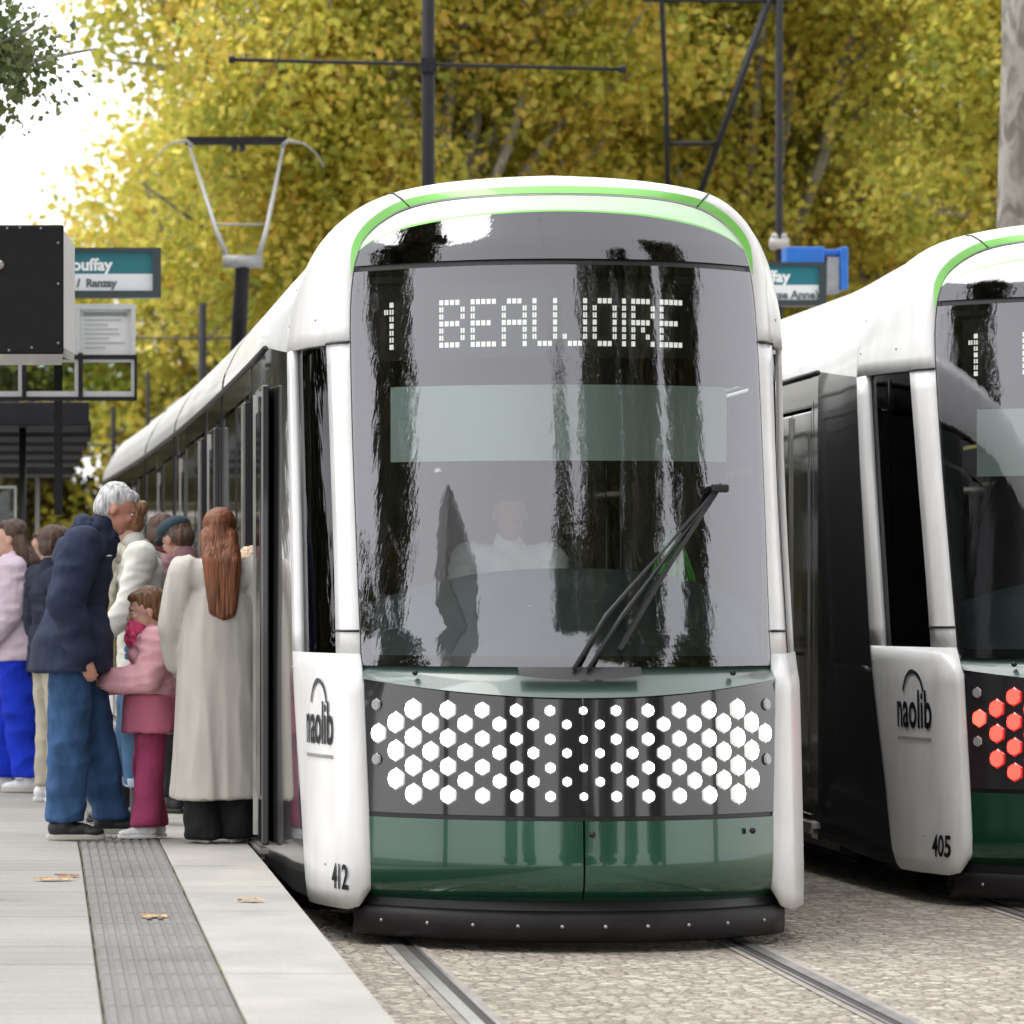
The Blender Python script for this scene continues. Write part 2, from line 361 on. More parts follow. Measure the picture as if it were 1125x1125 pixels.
def leaf_cloud(name, clumps, n, size, m, parent, shell=.55):
    """n bent leaves spread over ellipsoid clumps (centre, radii)"""
    w_ = np.array([c[1][0]*c[1][1]*c[1][2] for c in clumps])**(2/3); w_ /= w_.sum()
    idx = RNG.choice(len(clumps), n, p=w_)
    cc = np.array([c[0] for c in clumps])[idx]; rr = np.array([c[1] for c in clumps])[idx]
    d = RNG.normal(size=(n, 3)); d /= np.linalg.norm(d, axis=1)[:, None]
    rad = (shell+(1.12-shell)*RNG.random(n)**.7)[:, None]
    pos = cc+d*rr*rad+RNG.normal(size=(n, 3))*.12
    a = RNG.normal(size=(n, 3)); a /= np.linalg.norm(a, axis=1)[:, None]
    nn = d*.6+RNG.normal(size=(n, 3))*.7+np.array([0, 0, .3]); b = np.cross(nn, a); b /= np.linalg.norm(b, axis=1)[:, None]+1e-9
    c = np.cross(a, b); s = (size*(.55+.9*RNG.random(n)))[:, None]
    # five-vertex folded leaf : base, left, tip, right
    V = np.stack([pos-a*s*.5, pos+b*s*.45+c*s*.12, pos+a*s*.6, pos-b*s*.45+c*s*.12], 1).reshape(-1, 3)
    me = bpy.data.meshes.new(name); me.vertices.add(4*n); me.vertices.foreach_set('co', V.ravel())
    F_ = np.arange(4*n, dtype=np.int32).reshape(n, 4); T = np.concatenate([F_[:, [0, 1, 2]], F_[:, [0, 2, 3]]], 1).reshape(-1, 3)
    me.loops.add(T.size); me.loops.foreach_set('vertex_index', T.ravel()); me.polygons.add(len(T)); me.polygons.foreach_set('loop_start', np.arange(len(T), dtype=np.int32)*3)
    me.update(); me.validate(); me.materials.append(m)
    return link(bpy.data.objects.new(name, me), parent)
def make_tree(label, loc, clumps, n, size, m, trunk_r=.3, trunk_h=5, group=None, shell=.4, lean=(0, 0), name='plane_tree'):
    root = thing(name, label, 'tree', loc, group=group)
    top = Vector((lean[0], lean[1], trunk_h)); b = MB()
    b.tube([(0, 0, -.1), (lean[0]*.1, lean[1]*.1, .3), (lean[0]*.3, lean[1]*.3, trunk_h*.35), (lean[0]*.7+.05, lean[1]*.7, trunk_h*.7), top], [trunk_r*1.35, trunk_r*1.08, trunk_r, trunk_r*.9, trunk_r*.75], 16)
    b.build('trunk', M['bark'], root, True)
    L_ = MB()
    for i, (c, r) in enumerate(clumps):
        c = Vector(c); s = top+Vector((0, 0, -trunk_h*.12*random.random())); mid = s.lerp(c, .5)+Vector((random.uniform(-.4, .4), random.uniform(-.4, .4), .5))
        k = trunk_r*random.uniform(.28, .5)
        L_.tube([s, mid, c, c+(c-mid)*.5], [k, k*.7, k*.35, k*.1], 7)
        for j in range(3):
            e = c+Vector([random.uniform(-1, 1)*r[q]*.9 for q in range(3)]); L_.tube([mid.lerp(c, .5), (mid+c)/2*.3+e*.7, e], [k*.35, k*.2, .015], 5)
    L_.build('limbs', M['bark'], root, True)
    leaf_cloud('crown', clumps, n, size, m, root, shell)
    return root
def crown_clumps(seed, R, zc, H, k=26, rmin=1.0, rmax=1.9):
    r = random.Random(seed); out = []
    for i in range(k):
        a = r.uniform(0, 2*PI); u = r.uniform(-1, 1); q = r.uniform(.35, 1)
        hr = math.sqrt(1-u*u)
        out.append(((R*q*hr*math.cos(a), R*q*hr*math.sin(a), zc+H*q*u), tuple(r.uniform(rmin, rmax)*e for e in (1, 1, .75))))
    return out
def trees():
    G = 'autumn plane trees behind the trams'
    # main row
    spec = [(5.4, 70, 4.9, 'autumn', 'tall yellow plane tree behind the raised pantograph, its edge against the white sky', 11),
            (10.6, 74, 4.6, 'autumn', 'golden plane tree above the roof of the left tram, behind the tall mast', 12),
            (15.6, 68, 4.6, 'autumn2', 'greener plane tree behind the blue box and the right tram', 13)]
    for X, Y, R, mm, lab, sd in spec:
        make_tree(lab, (X, Y, 0), crown_clumps(sd, R-.9, 9.5, 7.2, 46, 1.1, 2.0), 115000, .12, M[mm], .36, 5.0, G, .35)
    for X, Y, R, lab, sd in ((3.8, 100, 5.2, 'far yellow plane tree low beyond the tail of the left tram', 21), (12, 104, 6, 'far plane tree filling the gap between the first two big trees', 22), (20, 102, 6, 'far plane tree at the right, behind the greener tree', 23)):
        make_tree(lab, (X, Y, 0), crown_clumps(sd, R-1, 7.0, 6.2, 40, 1.3, 2.4), 55000, .17, M['autumn'], .4, 4.0, G, .35)
    # bare grey trunk at the right, crown above the picture
    make_tree('pale grey plane trunk at the right edge above the right tram', (9.16, 45, 0), [((x, y, z), (1.4, 1.4, 1.0)) for x, y, z in ((1.5, 1, 10.6), (3.4, -1, 11.5), (1.2, 2, 13), (4.3, 2, 14), (2.6, 0, 15))],
              20000, .14, M['autumn'], .25, 9.5, None, .3, (.05, 0))
    # green tree at the left, only a spray of leaves in view
    cl = [((1.56, .1, 4.86), (.26, .3, .24)), ((1.32, .1, 4.95), (.40, .5, .20)), ((.95, .3, 4.72), (.5, .5, .28)), ((.6, -.3, 5.0), (.8, .8, .3)), ((.2, .3, 5.6), (1.0, 1.0, .4)), ((-.8, 0, 6.1), (1.3, 1.3, .6)), ((-1.2, .5, 4.9), (1.0, 1.2, .5)), ((-.3, 0, 6.8), (1.0, 1.0, .5))]
    make_tree('green leafy tree at the left edge, one spray of dark leaves against white sky', (-1.75, 30, 0), cl, 26000, .052, M['greenleaf'], .13, 3.6, None, .1, (.1, 0), name='small_tree')
    # trees beside and behind the photographer, seen mirrored in the windscreens
    i = 0
    for X, Y, R in ((8.2, -1, 5.2), (11.5, 4, 5.0), (14.5, 10.5, 4.8), (4.2, -8, 5.0), (19, 18, 4.6), (-12.5, 22, 3.8)):
        labs = ['tall tree mirrored in the windscreens, beside the track to the right', 'tall tree mirrored in the windscreens, second along the track side', 'tall tree mirrored in the windscreens, third along the track side',
                'tall tree mirrored in the windscreens, straight behind the viewer', 'tall tree mirrored in the windscreens, farthest along the track side', 'tall tree mirrored in the left edge of the windscreen']
        make_tree(labs[i], (X, Y, 0), crown_clumps(40+i, R-1, 14, 11.5, 46, 1.1, 2.1), 20000, .28, M['darkleaf'], .35, 6, 'trees mirrored in the windscreens', .3); i += 1
    # tree row on the far side of the platform, left of the picture; the tram windows mirror it
    for i, (X, Y, R) in enumerate(((-7.5, 38, 3.6), (-7.8, 47, 3.6), (-7.6, 57, 3.8), (-8.2, 68, 4.0), (-9, 80, 4.4), (-9.5, 94, 4.8), (-10, 110, 5.0))):
        make_tree(('first', 'second', 'third', 'fourth', 'fifth', 'sixth', 'seventh')[i]+' tree, counted from the viewer, of the row mirrored in the side windows', (X, Y, 0), crown_clumps(70+i, R-.8, 6.6, 5.6, 34, 1.0, 1.8), 15000, .28, M['darkleaf'], .3, 3.5, 'trees mirrored in the side windows', .3)
    for X, Y, R, lab in ((-3.6, 92, 2.5, 'low yellow tree beyond the shelter, hidden behind the black box'), (-.9, 101, 2.6, 'low yellow tree far beyond the shelter post')):
        make_tree(lab, (X, Y, 0), crown_clumps(int(Y), R-.7, 4.3, 3.0, 26, .7, 1.2), 22000, .15, M['darkleaf'], .16, 2, None, .2)
    for i, (X, Y) in enumerate(((-24, -20), (-16.5, -26), (1.5, -27), (8.5, -25), (16, -22), (24, -16), (30, -6))):
        make_tree(('first', 'second', 'third', 'fourth', 'fifth', 'sixth', 'seventh')[i]+' tree from the left of the row across the square, mirrored in the lamp panels', (X, Y, 0), crown_clumps(90+i, 3.2, 4.6, 3.9, 24, 1.0, 1.7), 8000, .32, M['darkleaf'], .28, 2.5, 'trees mirrored in the lamp panels', .3)
    # low shrubs far behind the platform
    for X, Y, s, lab in ((-1.0, 64, 1.0, 'yellow shrub beyond the shelter at the left edge'), (.6, 67, 1.1, 'yellow shrub seen over the heads beside the shelter post'), (2.4, 82, 1.6, 'olive shrub low behind the tail of the tram')):
        r = random.Random(int(X*10)); cl = [((r.uniform(-1, 1)*s, r.uniform(-1, 1), .8*s+r.uniform(-.4, .6)), (.6*s, .6, .5*s)) for _ in range(8)]
        make_tree(lab, (X, Y, 0), cl, 5000, .12, M['autumn'], .05, .6, 'shrubs behind the platform', .2, name='shrub')
trees()
def far_building():
    root = thing('apartment_building', 'pale stone building far behind the trees', 'building', (14, 150, 0))
    ms = mat('pale limestone', (.55, .52, .47), .85, var=.1, vscale=.8); mw = mat('dark panes', (.05, .055, .06), .1, coat=1); mr = mat('slate roof', (.09, .10, .12), .6)
    MB().box(-11.5, 12, 0, 10, 0, 12).build('wall', ms, root)
    MB().add([(-11.9, -.4, 12.02), (12.4, -.4, 12.02), (12.4, 10.4, 12.02), (-11.9, 10.4, 12.02), (-10, 2, 15), (10.5, 2, 15), (10.5, 8, 15), (-10, 8, 15)], [(0, 1, 5, 4), (1, 2, 6, 5), (2, 3, 7, 6), (3, 0, 4, 7), (4, 5, 6, 7)]).build('roof', mr, root)
    for i in range(9):
        for j in range(4):
            x = -10.2+i*2.5; z = 1.2+j*2.8
            wnd = MB().box(x-.1, x+1.2, -.06, .04, z-.1, z+1.9).build('window', ms, root); MB().box(x, x+1.1, -.075, -.062, z, z+1.8).build('pane', mw, wnd)
far_building()
# ================================================================== TRAMS
Z0 = [.04, .10, .20, .35, .57, 1.13, 1.16, 1.21, 2.10, 2.96, 3.05, 3.20, 3.27, 3.42]
Y0 = [.12, .08, .02, .00, .02, .06, .10, .20, .50, .78, .83, .95, 1.02, 1.35]
def y0(z): return interp(z, Z0, Y0)
def YF(h, z): return y0(z)+.5*(abs(h)/.88)**2.2
# left half of the rings, from the bottom up to the top centre : (half width, z) ; inner = edge of the glass
RI = [(.860, .16), (.870, .57), (.885, 1.0), (.892, 1.25), (.900, 1.7), (.907, 2.15), (.908, 2.63), (.900, 2.85), (.875, 3.00), (.815, 3.12), (.68, 3.215), (.50, 3.255), (.26, 3.268), (0, 3.272)]
RO = [(.985, .15), (.988, .57), (.990, 1.0), (.988, 1.25), (.987, 1.7), (.992, 2.15), (1.0, 2.63), (.993, 2.83), (.965, 3.02), (.895, 3.17), (.76, 3.285), (.56, 3.34), (.28, 3.37), (0, 3.38)]
RB = [(1.095, .15), (1.110, .57), (1.128, 1.0), (1.132, 1.25), (1.132, 1.7), (1.134, 2.15), (1.138, 2.63), (1.12, 2.83), (1.06, 3.00), (.96, 3.15), (.79, 3.28), (.58, 3.35), (.29, 3.38), (0, 3.39)]
RC = [(1.20, .22), (1.20, .57), (1.20, 1.0), (1.20, 1.25), (1.20, 1.7), (1.20, 2.15), (1.195, 2.70), (1.15, 2.86), (1.07, 3.00), (.965, 3.12), (.80, 3.20), (.58, 3.25), (.29, 3.27), (0, 3.28)]
YB, YC = 2.15, 3.0
PER = 4
def ring3(R, yf):
    return [np.array([p[0], yf(p[0], p[1], i/(PER*(len(R)-1))), p[1]]) for i, p in enumerate(catmull(R, PER))]
def tram(prefix, loc, bend, lamps, number, dest, label, simple_back, length, flick):
    root = thing('tram', label, 'tram', loc, group='white and green trams')
    def bd(p):
        return (p[0]-bend*max(0, p[1]-1)**2, p[1], p[2])
    class TB(MB):
        def build(s, *a, **k):
            s.v = [bd(p) for p in s.v]; return MB.build(s, *a, **k)
    # ---------- shell of the cab
    I = ring3(RI, lambda h, z, s: YF(h, z)); 
    O = ring3(RO, lambda h, z, s: YF(.90, z)+.20 if z < 2.63 else None)
    n = len(I)
    def oy(i):
        h, z = O[i][0], O[i][2]
        side = YF(.905, min(z, 2.96))+interp(z, [.15, 1.25, 2.0], [.06, .15, .20])
        top = 1.30
        t = min(1, max(0, (z-2.63)/(3.425-2.63)))**1.5
        hh = h/1.0
        return side*(1-t)+(top+.10*hh)*t if z > 2.63 else side
    O = [np.array([p[0], oy(i), p[2]]) for i, p in enumerate([np.array([q[0], 0, q[1]]) for q in catmull(RO, PER)])]
    B = [np.array([p[0], interp(p[1], [.15, .57, 1.25, 1.7, 2.15, 2.63], [1.32, 1.48, 1.78, 1.93, 2.07, 2.15]), p[1]]) for p in catmull(RB, PER)]
    Cc = [np.array([p[0], 4.2 if p[1] > 2.69 else YC, p[1]]) for p in catmull(RC, PER)]
    i263 = 6*PER; i125 = 3*PER
    TS = [0, .10, .22, .34, .42, .52, .62, .72, .82, .92, .96, 1.0]
    def pt(i, t, sgn):
        a = I[i]; o = O[i]; b = B[i]
        if t <= .34:
            q = t/.34; p = a*(1-q)+o*q
            bulge = math.sin(q*PI)*.028; p = p+np.array([bulge*.6, -bulge, bulge*(.8 if i > i263+4 else 0)])
        else:
            q = (t-.34)/.66
            hy = (1-q)*o+q*b; hy[0] += .035*math.sin(q*PI)
            p = hy
        z = p[2]
        # rounded lower corners
        if i < 4:
            zb = .15
            if t < .22: zb += .09*(1-math.sqrt(max(0, 1-(1-t/.22)**2)))
            if t > .82: zb += .07*((t-.82)/.18)**2
            if i == 0: p = np.array([p[0], p[1], zb])
            else: p = np.array([p[0], p[1], max(z, zb+.02*i)])
        return (sgn*p[0], p[1], p[2])
    def loft(i0, i1, t0, t1, sgn):
        ts = [t for t in TS if t0-1e-6 <= t <= t1+1e-6]
        return [[pt(i, t, sgn) for t in ts] for i in range(i0, i1+1)]
    full_i = n-1
    for sgn in (-1, 1):
        TB().grid(loft(i125, i263, 0, .34, sgn)).build('front_pillar', M['white'], root, True, solid=0.03)
        TB().grid(loft(i125, i263, .82, 1, sgn)).build('rear_pillar', M['white'], root, True, solid=.03)
        pn = TB().grid(loft(0, i125, 0, 1, sgn)).build('side_panel', M['white'], root, True, solid=0.03)
        # side window, set inward a little
        rows = [[(p[0]-sgn*.028, p[1]+.01, p[2]) for p in r] for r in loft(i125-1, i263+1, .22, .92, sgn)]
        TB().grid(rows).build('cab_window', M['cabglass'], root, True)
        # recessed black filler below window sill
        # top white sill of the lower panel (slightly sloped)
        # hanging black mirror/camera blind in the side window
        x1 = pt(i263, .62, sgn)
        TB().box(sgn*1.045-.012, sgn*1.045+.012, 1.66, 1.86, 1.75, 2.60).build('window_blind', M['black'], root, bevel=.004)
    # hood (from side to side over the top)
    rows = [[pt(i, t, -1) for t in TS] for i in range(i263, n)]+[[pt(i, t, 1) for t in TS] for i in range(n-2, i263-1, -1)]
    TB().grid(rows).build('cab_hood', M['white'], root, True, solid=.03)
    # roof behind : from ring B to ring C
    rb = []
    for sgn, rg in ((-1, range(i263, n)), (1, range(n-2, i263-1, -1))):
        for i in rg:
            r_ = []
            for q in np.linspace(0, 1, 9):
                e = q*q*(3-2*q); b = B[i]-np.array([0, .0, .0]); c = Cc[i]
                e2 = min(1, q*2.4)*max(0, 1-(i-i263)/8)+e*min(1, (i-i263)/8)
                p = np.array([b[0]*(1-e2)+c[0]*e2-.012*(1-q), b[1]*(1-q)+c[1]*q, b[2]*(1-e)+c[2]*e-.012*(1-q)])
                r_.append((sgn*p[0], p[1]+.004, p[2]))
            rb.append(r_)
    TB().grid(rb).build('roof_fairing', M['white'], root, True)
    # roof of the rest, in modules
    prof = [(RC_[0], RC_[1]) for RC_ in catmull(RC, PER)][i263:]
    mods = [(4.2, 7.9), (8.15, 15.2), (15.45, 20.6), (20.85, length)]
    for k, (a, b_) in enumerate(mods):
        if a > length: break
        b_ = min(b_, length)
        rows = []
        for y in np.linspace(a, b_, max(4, int((b_-a)*1.2))):
            pr = [(-h, y, z) for h, z in prof]+[(h, y, z) for h, z in prof[::-1][1:]]
            rows.append(pr)
        rf = TB().grid(rows).build('roof', M['white'], root, True)
        if k and not simple_back:
            for q in range(3):
                ya = a+.5+q*(b_-a)/3; L_ = (b_-a)/3-.7
                TB().box(-.72, .72, ya, ya+L_, 3.24, 3.34+.02*(q % 2)).build('roof_unit', M['roofgrey'], rf, bevel=.05)
    for g in (7.9, 15.2, 20.6):
        if g > length: break
        rows = []
        for y in (g+.0, g+.06, g+.125, g+.19, g+.25):
            s_ = .985 if abs(y-g-.125) > .03 else .965
            rows.append([(-h*s_, y, .3+(z-.3)*s_) for h, z in [(1.19, .3)]+prof]+[(h*s_, y, .3+(z-.3)*s_) for h, z in prof[::-1][1:]+[(1.19, .3)]])
        TB().grid(rows).build('bellows', M['rubber'], root, True)
    # drip line between the roof and the glazing
    for sgn in (-1, 1):
        TB().tube([bd((sgn*1.197, y, 2.695)) if 0 else (sgn*1.197, y, 2.695) for y in np.linspace(YC+.02, length, 24)], .016, 6).build('drip_rail', M['black'], root, True)
    # ---------- front face pieces
    def hi(z):   # inner half width at height z
        zs = [p[2] for p in I]; hs_ = [p[0] for p in I]; return float(np.interp(z, zs, hs_))
    def face(z0, z1, off, hsc=.997, nz=8, nh=28, hl=None, hr=None, dz=None):
        rows = []
        for z in np.linspace(z0, z1, nz):
            a = -hi(z)*hsc if hl is None else hl; c = hi(z)*hsc if hr is None else hr
            r_ = []
            for h in np.linspace(a, c, nh):
                zz = z+(dz(h, z) if dz else 0)
                r_.append((h, YF(h, zz)+off, zz))
            rows.append(r_)
        return rows
    # lower apron, two halves with a seam in the middle
    for a, c in ((-1, 0), (0, 1)):
        rows = []
        for z in list(np.linspace(.195, .30, 5))+list(np.linspace(.34, .555, 6)):
            hh = hi(z)*.997; l = -hh if a < 0 else .004; r = hh if a == 0 else -.004
            rows.append([(h, YF(h, z)+(.10*((.30-z)/.105)**2 if z < .30 else 0), z) for h in np.linspace(l, r, 16)])
        ap = TB().grid(rows).build('apron', M['green'], root, True)
    for h in (-.72, -.0, .72):
        q = TB(); q.tube([(h+.035, YF(h, .50)-.006, .50), (h+.035, YF(h, .50)+.01, .50)], .013, 12); q.build('tow_cap', M['black'], root, True)
    # bumper
    rows = []
    for z, off in ((.035, .10), (.05, -.01), (.08, -.035), (.14, -.035), (.165, -.02), (.18, .06)):
        rows.append([(h, YF(h, .1)+off-.03, z) for h in np.linspace(-.93, .93, 30)])
    bp = TB().grid(rows).build('bumper', M['bumper'], root, True, solid=.05)
    for k in range(10):
        h = -.82+k*1.64/9; y = YF(h, .1)-.067; TB().tube([(h, y-.002, .112), (h, y+.02, .112)], .008, 8).build('bolt', M['alu'], bp, True)
    TB().grid([[(h, YF(h, .2)+.05+o, z) for h in np.linspace(-.95, .95, 20)] for z, o in ((.16, 0), (.24, .05))]).build('underpanel', M['black'], root, True)
    # dark core under the apron
    TB().box(-.9, .9, 1.0, 2.6, .12, .9).build('underframe', M['black'], root)
    # lamp panel
    dz_top = lambda h, z: -.075*(1-(h/.9)**2)*max(0, (z-.9)/.23)
    lp = TB().grid(face(.575, 1.145, .0, nz=9, dz=dz_top)).build('lamp_panel', M['ledglass'], root, True)
    TB().grid(face(.556, .578, .012, nz=3)).build('panel_gap', M['black'], root, True)
    # ledge between lamps and windscreen
    rows = []
    for q_, z in ((0, 1.145), (.2, 1.155), (.5, 1.168), (.8, 1.18), (1, 1.20)):
        rows.append([(h, YF(h, 1.125)*(1-q_)+(YF(h, 1.21)+.01)*q_, z+dz_top(h, 1.125)*(1-q_)) for h in np.linspace(-hi(z), hi(z), 28)])
    TB().grid(rows).build('ledge', M['ledge'], root, True)
    for h in (-.68, .68):
        TB().tube([(h, YF(h, 1.16)-.0, 1.172), (h, YF(h, 1.16)+.03, 1.172)], .012, 8).build('washer_nozzle', M['black'], root, True)
    q = TB(); rows = []
    for t in np.linspace(0, 1, 5):
        rows.append([(h, YF(h, 1.16)-.002+.06*t+0, 1.165+.035*t-(1-t)*.018*(1-((h-0)/.26)**2)) for h in np.linspace(-.26, .26, 12)])
    q.grid(rows); q.build('wiper_cover', M['black'], root, True)
    # windscreen and upper glass
    ws = TB().grid(face(1.20, 2.945, .0, .994, nz=22, nh=36)).build('windscreen', M['screen'], root, True)
    TB().grid(face(1.20, 1.245, .012, .99, nz=3)).build('windscreen_seal', M['black'], root, True)
    # thin black border of the screen
    for sgn in (-1, 1):
        rows = [[(sgn*hi(z)*(1-.02*k), YF(hi(z)*(1-.02*k), z)+.004+.003*k, z) for k in (0, 1)] for z in np.linspace(1.2, 2.97, 24)]
        TB().grid(rows).build('screen_border', M['black'], root, True)
    TB().grid(face(2.945, 2.972, .012, .99, nz=3)).build('screen_gap', M['black'], root, True)
    DK = catmull([(.893, 2.985), (.868, 3.035), (.79, 3.09), (.65, 3.135), (.42, 3.17), (.2, 3.185), (0, 3.19)], 5)
    full = [(-p[0], p[1]) for p in DK]+[(p[0], p[1]) for p in DK[::-1][1:]]
    rows = []
    for t in np.linspace(0, 1, 7):
        rows.append([(h, YF(h, 2.972*(1-t)+z*t), 2.972*(1-t)+z*t) for h, z in full])
    TB().grid(rows).build('upper_glass', M['darkglass'], root, True)
    TB().grid([[(h, y+.25, z) for h, y, z in r] for r in rows]).build('upper_backing', M['black'], root, True)
    # pale band between the dark glass and the black seam, then the lime band on the shell
    top = [p for p in I if p[2] > 2.98]
    It = [(-p[0], p[2]) for p in top]+[(p[0], p[2]) for p in top[::-1][1:]]
    def resamp(P, m_):
        P = np.array(P); s_ = np.r_[0, np.cumsum(np.linalg.norm(np.diff(P, axis=0), axis=1))]; s_ /= s_[-1]
        return [(np.interp(t, s_, P[:, 0]), np.interp(t, s_, P[:, 1])) for t in np.linspace(0, 1, m_)]
    A_, B_ = resamp(full, 50), resamp(It, 50)
    def band(t0, t1, off, name, m_, nt_=4):
        rows = []
        for t in np.linspace(t0, t1, nt_):
            rows.append([(a[0]*(1-t)+b[0]*t, YF(a[0]*(1-t)+b[0]*t, a[1]*(1-t)+b[1]*t)+off, a[1]*(1-t)+b[1]*t) for a, b in zip(A_, B_)])
        return TB().grid(rows).build(name, m_, root, True)
    band(0, .10, .0, 'lime_edge', M['lime']); band(.10, .93, .0, 'pale_band', M['pale'], 6); band(.93, 1.0, .008, 'black_seam', M['black'], 3)
    rows = []
    rg = [i for i in range(n) if I[i][2] > 2.92]
    for t in (.005, .025, .05, .075):
        r_ = []
        for sgn, seq in ((-1, rg), (1, rg[::-1][1:])):
            for i in seq:
                tt = .005+(t-.005)*min(1, (I[i][2]-2.92)/.12); p = pt(i, tt, sgn); r_.append((p[0], p[1]-.004, p[2]+.003))
        rows.append(r_)
    TB().grid(rows).build('lime_stripe', M['lime'], root, True)
    for sgn in (-1, 1):   # joints in the hood
        i = min(range(n), key=lambda j: abs(I[j][0]-.655)+(9 if I[j][2] < 3 else 0))
        TB().tube([(p[0], p[1]-.003, p[2]+.003) for p in [pt(i, t, sgn) for t in (0.0, .1, .22, .34)]], .004, 5).build('hood_joint', M['black'], root, True)
        TB().tube([(p[0]+sgn*.002, p[1]-.003, p[2]) for p in [pt(i263, t, sgn) for t in (0.0, .1, .22, .34)]], .006, 5).build('hood_joint', M['black'], root, True)
        TB().tube([(p[0]+sgn*.002, p[1]-.003, p[2]) for p in [pt(i125+1, t, sgn) for t in (0.0, .1, .22, .34)]], .006, 5).build('panel_joint', M['black'], root, True)
    for sgn in (-1, 1):
        for i_, t_ in ((i263+2, .45), (i263+2, .92), (i263+6, .95), (2, .5), (i125-1, .97)):
            p = pt(i_, t_, sgn); TB().tube([(p[0]-sgn*.004, p[1]+.004, p[2]), (p[0]+sgn*.003, p[1]-.002, p[2])], .006, 8).build('screw', M['roofgrey'], root, True)
    # ---------- lamps
    def hexa(h, z, r, name, m_):
        b = TB(); e = .02
        y = YF(h, z); dydh = (YF(h+e, z)-YF(h-e, z))/(2*e); dydz = (YF(h, z+e)-YF(h, z-e))/(2*e)
        nrm = Vector((dydh, -1, dydz)).normalized(); u = Vector((1, dydh, 0)).normalized(); v = nrm.cross(u).normalized()
        if v.z < 0: v = -v
        c = Vector((h, y, z))+nrm*.004
        ring = [c+u*r*math.sin(PI/3*k)*1.0+v*r*math.cos(PI/3*k) for k in range(6)]
        ri2 = []
        for k in range(6):
            for f_ in (ring[k], (ring[k]+ring[(k+1) % 6])/2): ri2.append(c+nrm*.008+(f_-c).normalized()*r*.80)
        b.add(ring+ri2, [q for k in range(6) for q in ((k, 6+2*k+1, 6+2*k, k), (k, (k+1) % 6, 6+(2*k+2) % 12, 6+2*k+1))])
        b.f = [tuple(dict.fromkeys(q)) for q in b.f]; b.f.append(tuple(range(6, 18)))
        o = b.build(name, m_, lp); rim = {M['lampw']: M['lampw2'], M['lampr']: M['lampr3'], M['lampr2']: M['lampr']}.get(m_)
        if rim:
            o.data.materials.append(rim)
            for p in o.data.polygons:
                if len(p.vertices) < 6: p.material_index = 1
        return o
    cols = range(25)
    for i in cols:
        h = (i-12)*.0690; u = abs(i-12)/12.
        zs = [1.018, .898, .778, .658] if i % 2 == 0 else [.960, .840, .720]
        if i in (0, 24): zs = [.912]
        r = .020+.030*min(1, u*1.15)
        if i in (0, 24): r = .046
        for z in zs:
            if lamps == 'white':
                hexa(h, z, r*.98, 'headlight', M['lampw'])
            elif i < 6 or i > 18:
                hexa(h, z, r*.98, 'tail_light', M['lampr2'] if i in (0, 24) else M['lampr'])
            else: hexa(h, z, r*.98, 'unlit_lens', M['lampoff'])
    for s_ in (-1, 1):
        for z in (1.035, .80): hexa(s_*.835, z, .028, 'lens', M['lampoff'])
        # outline of the lamp housing
    TB().tube([(0, YF(0, z)-.001, z) for z in np.linspace(.58, 1.07, 8)], .006, 6).build('panel_joint', M['black'], root, True)
    # ---------- wiper
    q = TB()
    def fp(h, z, o=.03): return (h, YF(h, z)-o, z)
    q.tube([fp(-.03, 1.19), fp(.12, 1.42, .04), fp(.635, 1.95, .04)], [.010, .010, .007], 8)
    q.tube([fp(.03, 1.19), fp(.19, 1.42, .04), fp(.65, 1.96, .04)], [.009, .009, .006], 8)
    wp = q.build('wiper', M['black'], root, True)
    q = TB(); q.bar(fp(.17, 1.27, .022), fp(.40, 1.62, .022), .018, .03); q.bar(fp(.40, 1.62, .022), fp(.67, 1.98, .022), .018, .03); q.build('wiper_blade', M['rubber'], wp)
    TB().box(.625, .70, YF(.66, 1.95)-.07, YF(.66, 1.95)-.02, 1.95, 1.985).build('wiper_clip', M['black'], wp, bevel=.008)
    # ---------- inside of the cab
    ci = TB(); ci.box(-.85, .85, 1.5, 2.9, .62, .66); ci.box(-1.0, 1.0, 2.85, 2.9, .6, 1.5); ci.box(-1.0, -.45, 2.85, 2.9, 1.5, 2.75); ci.box(.5, 1.0, 2.85, 2.9, 1.5, 2.75); ci.box(-1.0, 1.0, 2.85, 2.9, 2.45, 2.9)
    ci.build('cab_wall', M['cab'], root); TB().box(-.8, .8, 1.3, 2.9, 2.90, 2.925).build('cab_ceiling', M['cab'], root)
    rows = []
    for t, z, yy in ((0, 1.215, .03), (.3, 1.40, .12), (.6, 1.56, .22), (.8, 1.62, .34), (1, 1.60, .55)):
        rows.append([(h, YF(h, 1.21)+yy+(.25*(1-(h/.85)**2)*(1-t)*0), z-.16*(abs(h)/.85)**2.5*min(1, t*1.4)) for h in np.linspace(-.84, .84, 24)])
    TB().grid(rows).build('dashboard', M['dash'], root, True)
    TB().box(-.20, .06, YF(0, 1.4)+.11, YF(0, 1.4)+.13, 1.45, 1.462).build('desk_strip', M['blind'], root)
    sb = TB().grid([[(h, YF(h*.9, 2.3)+.17, 2.42-t*.33) for h in np.linspace(-.74, .74, 14)] for t in (0, .5, 1)]).build('sun_blind', M['blind'], root, True)
    # tapering seat back
    st = TB(); rows = []
    for z, hw, yo in ((1.25, .24, 0), (1.5, .27, .02), (1.75, .25, .05), (1.95, .17, .08), (2.08, .13, .09), (2.15, .08, .09)):
        rows.append([(-.28+hw*math.cos(a), 2.15+yo+.07*math.sin(a), z) for a in np.linspace(0, 2*PI, 17)])
    st.grid(rows); st.build('driver_seat', M['black'], root, True)
